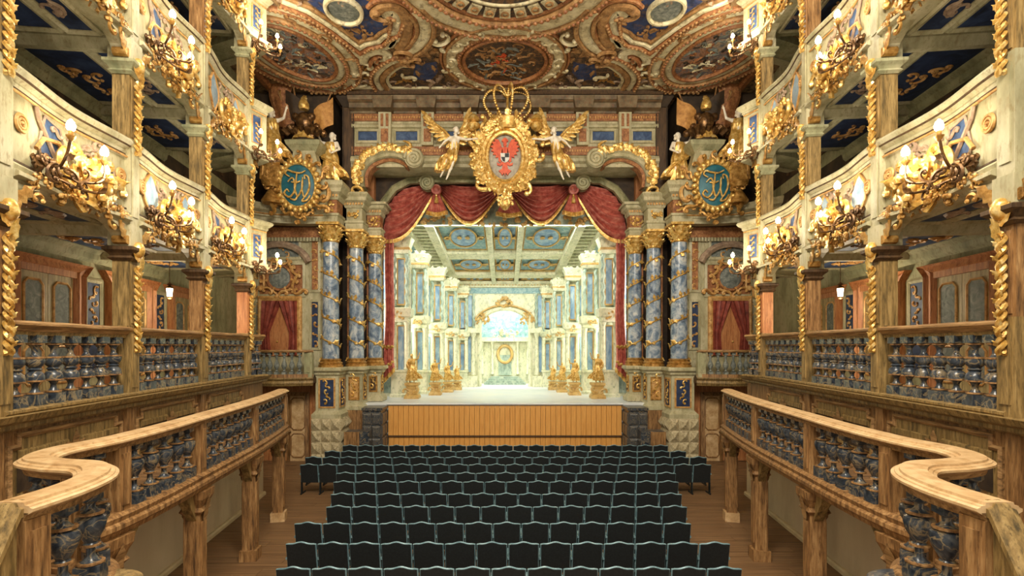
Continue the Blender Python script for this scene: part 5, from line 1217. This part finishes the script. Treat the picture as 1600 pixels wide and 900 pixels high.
# ---------------------------------------------------------------- monogram medallions
def strokes():
    # interlaced script F and W (x right, z up, unit about 1)
    Fs = [[(-.32,.3), (-.5,.42), (-.42,.56), (-.2,.5), (.1,.46), (.34,.56)], [(-.02,.5), (-.06,.1), (-.14,-.3), (-.34,-.5), (-.54,-.36), (-.44,-.2), (-.34,-.3)], [(-.26,.1), (-.05,.08), (.12,.14)]]
    Ws = [[(-.4,.1), (-.22,.26), (-.12,.1), (-.1,-.2), (.02,-.46), (.2,-.1), (.22,.3)], [(.2,.2), (.2,-.2), (.3,-.48), (.5,-.1), (.46,.3), (.3,.38), (.32,.22)], [(.02,-.46), (-.1,-.6), (-.3,-.56)], [(.3,-.48), (.2,-.64), (.4,-.6), (.54,-.4)]]
    return Fs+Ws
for S in (1, -1):
    q = WR(466 if S < 0 else 789-(1117-789), 290, 18.35)
    t = thing('monogram_medallion', 'teal oval medallion with golden script monogram in a gold shell frame, %s corner' % side(), 'medallion', T(*q, rz=-.12))
    a, b = .58, .74
    part('disc', MB().rings([[Vector((a*s*math.cos(k*PI/16), -dy, b*s*math.sin(k*PI/16))) for k in range(32)] for s, dy in ((1, -.12), (1, .03), (.9, .06), (.02, .08))]), 'teal', t, True)
    g = MB().tube([(a*1.06*math.cos(k*PI/20), -.06, b*1.06*math.sin(k*PI/20)) for k in range(40)], .05, 6, True); rg = random.Random(2)
    for k in range(26):
        an = k*2*PI/26; M = T(a*1.04*math.cos(an), -.06, b*1.04*math.sin(an), rz=PI, ry=an-PI/2)
        g.ell((0, 0, .1), (.095, .1, .13), 8, 6, M)
    part('shell_frame', g, 'gold', t, True)
    g = MB()
    for k in range(16):
        an = k*2*PI/16; g.scroll(T(a*1.5*math.cos(an), .02, b*1.45*math.sin(an), ry=k*1.4), .17, .04, 'cs'[k % 2], 20, 5)
    for sg in (-1, 1): g.scroll(T(sg*.85, -.02, -.75, ry=sg), .3, .06, 's', 24, 5)
    rocaille(g, .5, .4, 8, 6, .04, .08); 
    part('outer_scrolls', g.xf(lambda v: Vector((v.x, v.y, v.z-(0 if abs(v.x) > .3 or abs(v.z) > .3 else 1.15)))), 'gold_dark', t, True)
    m = MB()
    for st in strokes():
        pts = crv(st, 6); m.tube([((p.x*.82*S), -.12, p.y*.9) for p in pts], [.022+.014*math.sin(PI*i/(len(pts)-1)) for i in range(len(pts))], 6)
    part('monogram', m, 'gold', t, True)
S = 1
# ---------------------------------------------------------------- carved figures
def cap(mb, a, b, ra, rb, seg=10):
    a, b = Vector(a), Vector(b); n = 5
    mb.tube([a.lerp(b, k/n) for k in range(n+1)], [ra+(rb-ra)*k/n for k in range(n+1)], seg); mb.ell(a, ra, 10, 6); mb.ell(b, rb, 10, 6)
def figure(J, vox=.022, hair=True):
    """one continuous body from a pose dictionary of joints (metres, facing -y)"""
    mb = MB(); V = {k: Vector(v) for k, v in J.items()}
    cap(mb, V['pelvis'], V['chest'], .145, .155); mb.ell(V['chest'], (.19, .13, .17)); mb.ell(V['pelvis'], (.17, .14, .14))
    cap(mb, V['chest']+Vector((0, 0, .1)), V['neck'], .09, .06); cap(mb, V['neck'], V['head'], .058, .06)
    h = V['head']; mb.ell(h+Vector((0, 0, .03)), (.088, .105, .125), 14, 10); mb.ell(h+Vector((0, -.03, -.05)), (.06, .07, .06))
    f = Vector(J.get('look', (0, -1, 0))).normalized(); sd = f.cross(Vector((0, 0, 1))).normalized()
    mb.ell(h+f*.11+Vector((0, 0, .0)), (.02, .02, .03), 6, 4); mb.ell(h+f*.09+Vector((0, 0, -.055)), (.035, .02, .014), 6, 4)
    for sg in (-1, 1): mb.ell(h+f*.085+sd*sg*.038+Vector((0, 0, .03)), .022, 6, 4); mb.ell(h+sd*sg*.09, (.02, .025, .035), 6, 4)
    for s in 'lr':
        cap(mb, V['sh'+s], V['el'+s], .062, .047); cap(mb, V['el'+s], V['ha'+s], .047, .034); cap(mb, V['chest']+Vector((0, 0, .08)), V['sh'+s], .08, .07)
        d = (V['ha'+s]-V['el'+s]).normalized(); p = V['ha'+s]+d*.05; mb.ell(p, (.04, .04, .045), 8, 6)
        u = d.cross(Vector((0, 1, 0)));  u = u.normalized() if u.length > .1 else Vector((1, 0, 0))
        for k, L_ in enumerate((.075, .085, .08, .062)):
            b_ = p+u*(.026-.017*k)+d*.03; mid = b_+d*L_*.55; cap(mb, b_, mid, .0115, .0105, 6); cap(mb, mid, mid+d*L_*.4+Vector((0, -.02, 0)), .0105, .009, 6)
        cap(mb, p+u*.03, p+u*.065+d*.035, .0125, .0105, 6)
        cap(mb, V['hp'+s], V['kn'+s], .1, .068); cap(mb, V['kn'+s], V['an'+s], .064, .04); mb.ell(V['kn'+s].lerp(V['an'+s], .3)+Vector((0, .02, 0)), (.06, .06, .12))
        ft = Vector(J.get('ft'+s, V['an'+s]+Vector((0, -.15, -.05)))); cap(mb, V['an'+s], ft, .042, .03)
    return remeshed(mb, vox, 'body', 'statue_white')
def cloth(path, radii, folds=9, amp=.22, seg=44, ell_=(1, .8), twist=.8, seed=0, ragged=.0):
    rg = random.Random(seed); ph = [rg.uniform(0, 6) for _ in range(3)]; R = []; n = len(path)
    for i, (p, r) in enumerate(zip(path, radii)):
        q = i/(n-1); ring = []
        for j in range(seg):
            a = 2*PI*j/seg; f = 1+amp*(.35+.65*q)*(.6*math.sin(folds*a+twist*q*6+ph[0])+.4*math.sin((folds-3)*a+ph[1]-q*3))
            z = p.z - ragged*q*q*math.sin(3*a+ph[2])
            ring.append(Vector((p.x+r*f*ell_[0]*math.cos(a), p.y+r*f*ell_[1]*math.sin(a), z)))
        R.append(ring)
    return MB().rings(R)
def hairmb(h, up=.03):
    mb = MB(); rg = random.Random(4)
    mb.ell(h+Vector((0, .02, .06)), (.1, .11, .11), 12, 8)
    for k in range(16):
        a = rg.uniform(0, 2*PI); mb.ell(h+Vector((.09*math.cos(a), .03+.09*abs(math.sin(a)), rg.uniform(-.08, .14))), rg.uniform(.03, .05), 7, 5)
    return mb
POSE1 = dict(pelvis=(0,0,.98), chest=(.02,-.01,1.32), neck=(.02,-.01,1.53), head=(.04,-.03,1.66), look=(.4,-1,0),
    shl=(.2,0,1.44), ell=(.34,-.08,1.2), hal=(.22,-.24,1.06), shr=(-.17,0,1.44), elr=(-.36,-.06,1.5), har=(-.44,-.12,1.76),
    hpl=(.1,0,.94), knl=(.16,-.12,.52), anl=(.16,.02,.09), hpr=(-.09,0,.94), knr=(-.1,-.03,.5), anr=(-.1,.0,.09))
POSEF = {k: (-v[0], v[1], v[2]) for k, v in POSE1.items()}
for q_ in ('sh', 'el', 'ha', 'hp', 'kn', 'an'): POSEF[q_+'l'], POSEF[q_+'r'] = POSEF[q_+'r'], POSEF[q_+'l']
def gold_copy(key):
    m = CACHE[(key, S)].copy(); m.materials.clear(); m.materials.append(MT['gold']); return m
def statue(t, J, clothmat='gold', key='st', raise_flag=True):
    part('body', cached(key+'body', lambda: figure(J)), None, t, label='white painted figure')
    part('robe', cached(key+'robe', lambda: cloth(crv([(.02,-.01,1.46), (.02,-.01,1.3), (.0,0,1.08), (.01,-.02,.85), (.03,-.04,.55), (.04,-.03,.3), (.06,0,.14)], 4), [v for v in [.17,.185,.19,.2,.205,.2,.19,.185,.19,.21,.225,.24,.25,.26,.27,.275,.28,.29,.3,.305,.31,.315,.32,.325,.33]]).mesh('robe', clothmat, True)), None, t, label='gilded robe')
    part('cloak', cached(key+'cloak', lambda: cloth(crv([(.22,.05,1.45), (.3,.02,1.15), (.2,-.1,.9), (-.1,-.12,.72), (-.34,.05,.45), (-.42,.1,.25)], 4), [.07+.006*k for k in range(21)], 6, .4, 28, (1, 1), 1.5, 2).mesh('cloak', clothmat, True)), None, t, label='gilded cloak')
    part('hair', cached(key+'hair', lambda: hairmb(Vector(J['head'])).mesh('hair', 'statue_white', True)), None, t)
FLY = dict(pelvis=(0,0,.0), chest=(-.06,-.06,.36), neck=(-.1,-.1,.56), head=(-.12,-.14,.7), look=(-1,-.5,-.1),
    shl=(.1,-.05,.48), ell=(.3,-.15,.3), hal=(.42,-.22,.12), shr=(-.22,-.08,.46), elr=(-.5,-.12,.38), har=(-.8,-.14,.4),
    hpl=(.1,0,-.05), knl=(.22,-.12,-.44), anl=(.42,.1,-.8), ftl=(.5,.16,-.92), hpr=(-.08,0,-.05), knr=(.02,-.1,-.5), anr=(.2,.02,-.92), ftr=(.26,.0,-1.06))
for S in (1, -1):
    # winged figures holding the cartouche
    p = W(789, 0, 19.3); X = (872-789)/F*19.3
    t = thing('winged_figure', 'white winged figure in gold cloth flying %s of the coat of arms' % side(), 'statue', T(X-.06, 19.2, WR(0, 236, 19.2).z, ry=.0))
    part('body', cached('flybody', lambda: figure(FLY)), None, t)
    part('hair', cached('flyhair', lambda: hairmb(Vector(FLY['head'])).mesh('hair', 'statue_white', True)), None, t)
    part('robe', cached('flyrobe', lambda: cloth(crv([(-.05,-.05,.3), (-.01,0,.05), (.06,-.04,-.2), (.14,-.04,-.45), (.3,.04,-.7)], 5), [.16,.17,.175,.18,.18,.18,.185,.19,.2,.21,.22,.22,.22,.22,.22,.21,.2,.2,.2,.19,.18], 8, .3, 40, (1, .85), 1.2, 1).mesh('robe', 'gold', True)), None, t)
    part('sash', cached('flysash', lambda: cloth(crv([(.1,-.05,-.1), (.34,-.1,-.25), (.5,0,-.5), (.56,.05,-.75)], 5), [.1+.004*k for k in range(16)], 6, .4, 24, (1, 1), 1, 4).mesh('sash', 'gold', True)), None, t)
    def wing(dx, dz, n, L0):
        m = MB()
        for k in range(n):
            q = k/(n-1); m.leaf(T(dx*q, .06+.02*(k % 2), dz*q) @ Matrix.Rotation(math.atan2(dx, dz)+(1 if dx > 0 else -1)*(1.5-1.5*q), 4, 'Y') @ Matrix.Rotation(PI, 4, 'Z'), L0*(.7+.5*q), .17, -.05, 6, 1, .3)
        m.tube([(0, .05, 0), (dx*.45, .04, dz*.55), (dx, .06, dz)], [.06, .05, .03], 6)
        return m
    for nm, dx, dz in (('wing', .75, .72), ('wing', -.28, .7)):
        w_ = wing(dx, dz, 9, .55)
        part(nm, w_, 'gold', t, True, M=T(-.05+(.06 if dx > 0 else -.08), .06, .42))
    # corner statue on the outer column
    q = WR(517, 283, 19.25)
    t = thing('corner_statue', 'white and gold robed statue standing on the outer column cornice, %s corner' % side(), 'statue', T(q.x, 19.3, 10.48, rz=.15, s=1.08))
    statue(t, POSEF, key='sf')
    part('base_rock', MB().lathe([(.42,-.0), (.4,.06), (.3,.1)], 10), 'cream', t)
    # second statue seated higher beside the pediment
    q = WR(430, 235, 18.2)
    t2 = thing('corner_statue', 'white and gold statue leaning beside the third tier end, %s corner' % side(), 'statue', T(q.x+.15, 18.3, 10.9, rz=-.2, s=1.1))
    statue(t2, POSE1, key='st')
    part('plinth', rocaille(MB().lathe([(.3,-1.28), (.34,-1.2), (.16,-.9), (.13,-.5), (.22,-.2), (.3,-.06), (.26,0)], 12), .5, .7, 24, 5, .03, .1).xf(lambda v: v if abs(v.z) > .36 or v.y < .0 else Vector((v.x, -v.y-.15, v.z-.6))), 'gold_dark', t2, True)
    # trophies of arms behind the medallion
    q = WR(474, 178, 18.9)
    tr = thing('trophy_of_arms', 'dark and gold trophy of armour and flags above the monogram medallion, %s corner' % side(), 'trophy', T(q.x, 18.95, 11.95))
    part('cuirass', remeshed((lambda m: m.ell((0, 0, .75), (.3, .22, .36), 14, 10).ell((0, 0, .4), (.22, .18, .2), 12, 8).ell((.3, 0, .95), (.14, .14, .14)).ell((-.3, 0, .95), (.14, .14, .14)))(MB()), .03, 'cuirass', 'bronze'), None, tr)
    part('helmet', MB().lathe([(.16,1.2), (.2,1.28), (.19,1.42), (.13,1.55), (.03,1.62)], 12).leaf(T(0, .05, 1.5, ry=.3), .45, .25, .5), 'gold', tr, True)
    part('skirt', cloth([Vector((0, 0, .5-.06*k)) for k in range(8)], [.24+.022*k for k in range(8)], 10, .18, 30).mesh('skirt', 'gold', True), None, tr)
    part('plinth', MB().lathe([(.35,-.05), (.35,.0), (.3,.05), (.28,.15)], 12), 'deep_brown', tr)
    part('support', MB().lathe([(.12,.1), (.1,.4)], 10), 'bronze', tr)
    for k, (x, z, an, mt) in enumerate(((-.7, .9, .35, 'canvas_flag'), (.75, .95, -.3, 'rust'), (.35, 1.2, -.1, 'deep_brown'))):
        fl_ = part('flag_pole', MB().tube([(x*.3, .12, 0), (x*1.1+an*-.6, .1, z+1.0)], .03, 6), 'wood', tr)
        R = []
        for i in range(9):
            R.append([Vector((x+(.09*(i-4)), .02+.06*math.sin(i*.9+jj*.3), z+.55-jj*.14+.07*(i-4)*(1 if x < 0 else -1)*-.8)) for jj in range(8)]+[Vector((x+(.09*(i-4)), .05+.06*math.sin(i*.9+jj*.3), z+.55-jj*.14+.07*(i-4)*(1 if x < 0 else -1)*-.8)) for jj in range(7, -1, -1)])
        part('flag', MB().rings(R), mt, fl_, True)
    g = MB()
    for k in range(7):
        a = -1.2+k*.4; g.lathe([(.0,0), (.1,.02), (.12,.3), (.0,.34)], 8, T(.4*a, -.1, .2+.1*(k % 2), rx=.8, rz=a))
    for k in range(6): g.ell((.75*math.cos(k), -.05, .35+.2*math.sin(k*2)), .13, 8, 6)
    part('drums_and_shields', g, 'bronze', tr, True)
    # drapery hanging from the ceiling in the corner
    q = WR(437, 150, 19.2)
    cd = thing('carved_drapery', 'brown carved drapery hanging beneath the ceiling oval, %s corner' % side(), 'drapery', T(q.x, 19.3, 12.2))
    part('cloth', cloth([Vector((.05*math.sin(k*.6), 0, 2.0-.14*k)) for k in range(15)], [.42-.018*k for k in range(15)], 8, .25, 36, (1, .5), .5, 7), 'rust', cd, True)
    part('edge', MB().tube([(.2*math.cos(k*.5)-.02*k, -.2, .05+.13*k) for k in range(14)], .035, 5), 'gold_dark', cd)
    # small gilded statues along the stage wings
    for k, (d, px, py) in enumerate(((22.4, 648, 612), (23.9, 683, 607), (25.3, 702, 604), (26.6, 716, 602))):
        x = (CX-px)/F*d; s_ = [.95, .82, .72, .62][k]
        st_ = thing('stage_statue', 'small gilded statue on scrolled base, %s of the stage, %s from front' % (side(), ORD[k]), 'statue', T(x, d-.55, SZ), 'gilded stage statues')
        part('pedestal', moulded_block(.24*s_, .24*s_, ((.08,0), (.08,.1), (0,.2), (-.04,.4*s_), (0,.55*s_), (.06,.6*s_), (.06,.7*s_))), 'set_ochre', st_)
        part('scrolls', (lambda m: [m.scroll(T(sg*.2*s_, -.26*s_, .35*s_, ry=sg), .18*s_, .04, 'c', 20, 5) for sg in (-1, 1)] and m)(MB()), 'set_ochre', st_, True)
        part('body', cached('stbodyg', lambda: gold_copy('stbody')), None, st_, M=T(0, 0, .7*s_, s=.72*s_))
        part('robe', CACHE[('strobe', S)], None, st_, M=T(0, 0, .7*s_, s=.72*s_))
        part('cloak', CACHE[('stcloak', S)], None, st_, M=T(0, 0, .7*s_, s=.72*s_))
S = 1

# ---------------------------------------------------------------- seats
def seat_meshes():
    N = 14; hw = .245
    def top(u): return .9+.017*math.cos(u*PI)+.007*math.cos(u*2*PI)
    outl = [(-hw, .36)]+[(-hw+2*hw*k/N, top(-1+2*k/N)) for k in range(N+1)]+[(hw, .36)]
    def lean(z): return -.09*(z-.4)/.5
    m = MB().rings([[Vector((x, lean(z)+y, z)) for x, z in outl] for y in (-.035, .035)])
    back = m.mesh('backrest', 'seat_fabric')
    rim = MB().tube([(x, lean(z)-.0, z) for x, z in outl], .02, 6).mesh('piping', 'seat_rim', True)
    cush = MB().rings([[Vector((sx*(.22-o), .3+sy*(.22-o), z)) for sx, sy in ((-1,-1), (1,-1), (1,1), (-1,1))] for o, z in ((.03,.38), (0,.4), (0,.46), (.03,.49))]).mesh('seat', 'seat_fabric')
    leg = MB().box(-.018, .018, -.04, .3, .0, .04).box(-.016, .016, .0, .08, .04, .62).mesh('leg', 'seat_metal')
    arm = MB().rings([[Vector((sx*w_, y, z)) for sx, z in ((-1,.6), (1,.6), (1,.64), (-1,.64))] for y, w_ in ((-.06,.02), (.2,.026), (.38,.022))]).mesh('armrest', 'seat_rim')
    return back, rim, cush, leg, arm
SM = seat_meshes()
# row: depth, left and right pixel edge of the row, number of seats
ROWS = [(18.1, 536, 1043, 21), (17.1, 508, 1071, 22), (16.2, 478, 1103, 23), (15.2, 470, 1110, 22), (14.2, 526, 1055, 17), (13.3, 522, 1059, 16), (12.2, 518, 1064, 15), (11.25, 511, 1072, 14), (10.2, 462, 1078, 14), (9.17, 449, 1138, 14), (8.15, 434, 1156, 13)]
for r, (d, x0, x1, n) in enumerate(ROWS):
    for k in range(n):
        X = ((x0+(x1-x0)*(k+.5)/n)-CX)/F*d; pitch = (x1-x0)/n/F*d
        t = thing('theatre_seat', 'black upholstered theatre seat, %s row from the stage, %s from the left' % (ORD[r], ORD[k]), 'seat', T(X, d, 0), 'theatre seats in rows')
        fx = Matrix.Diagonal((pitch/.545, 1, 1, 1))
        b = part('backrest', SM[0], None, t, M=fx); part('piping', SM[1], None, b)
        part('seat', SM[2], None, t, M=fx)
        part('leg', SM[3], None, t, M=T(-pitch/2+.015, 0, 0)); part('armrest', SM[4], None, t, M=T(-pitch/2+.015, 0, 0))
        if k == n-1: part('leg', SM[3], None, t, M=T(pitch/2-.015, 0, 0)); part('armrest', SM[4], None, t, M=T(pitch/2-.015, 0, 0))
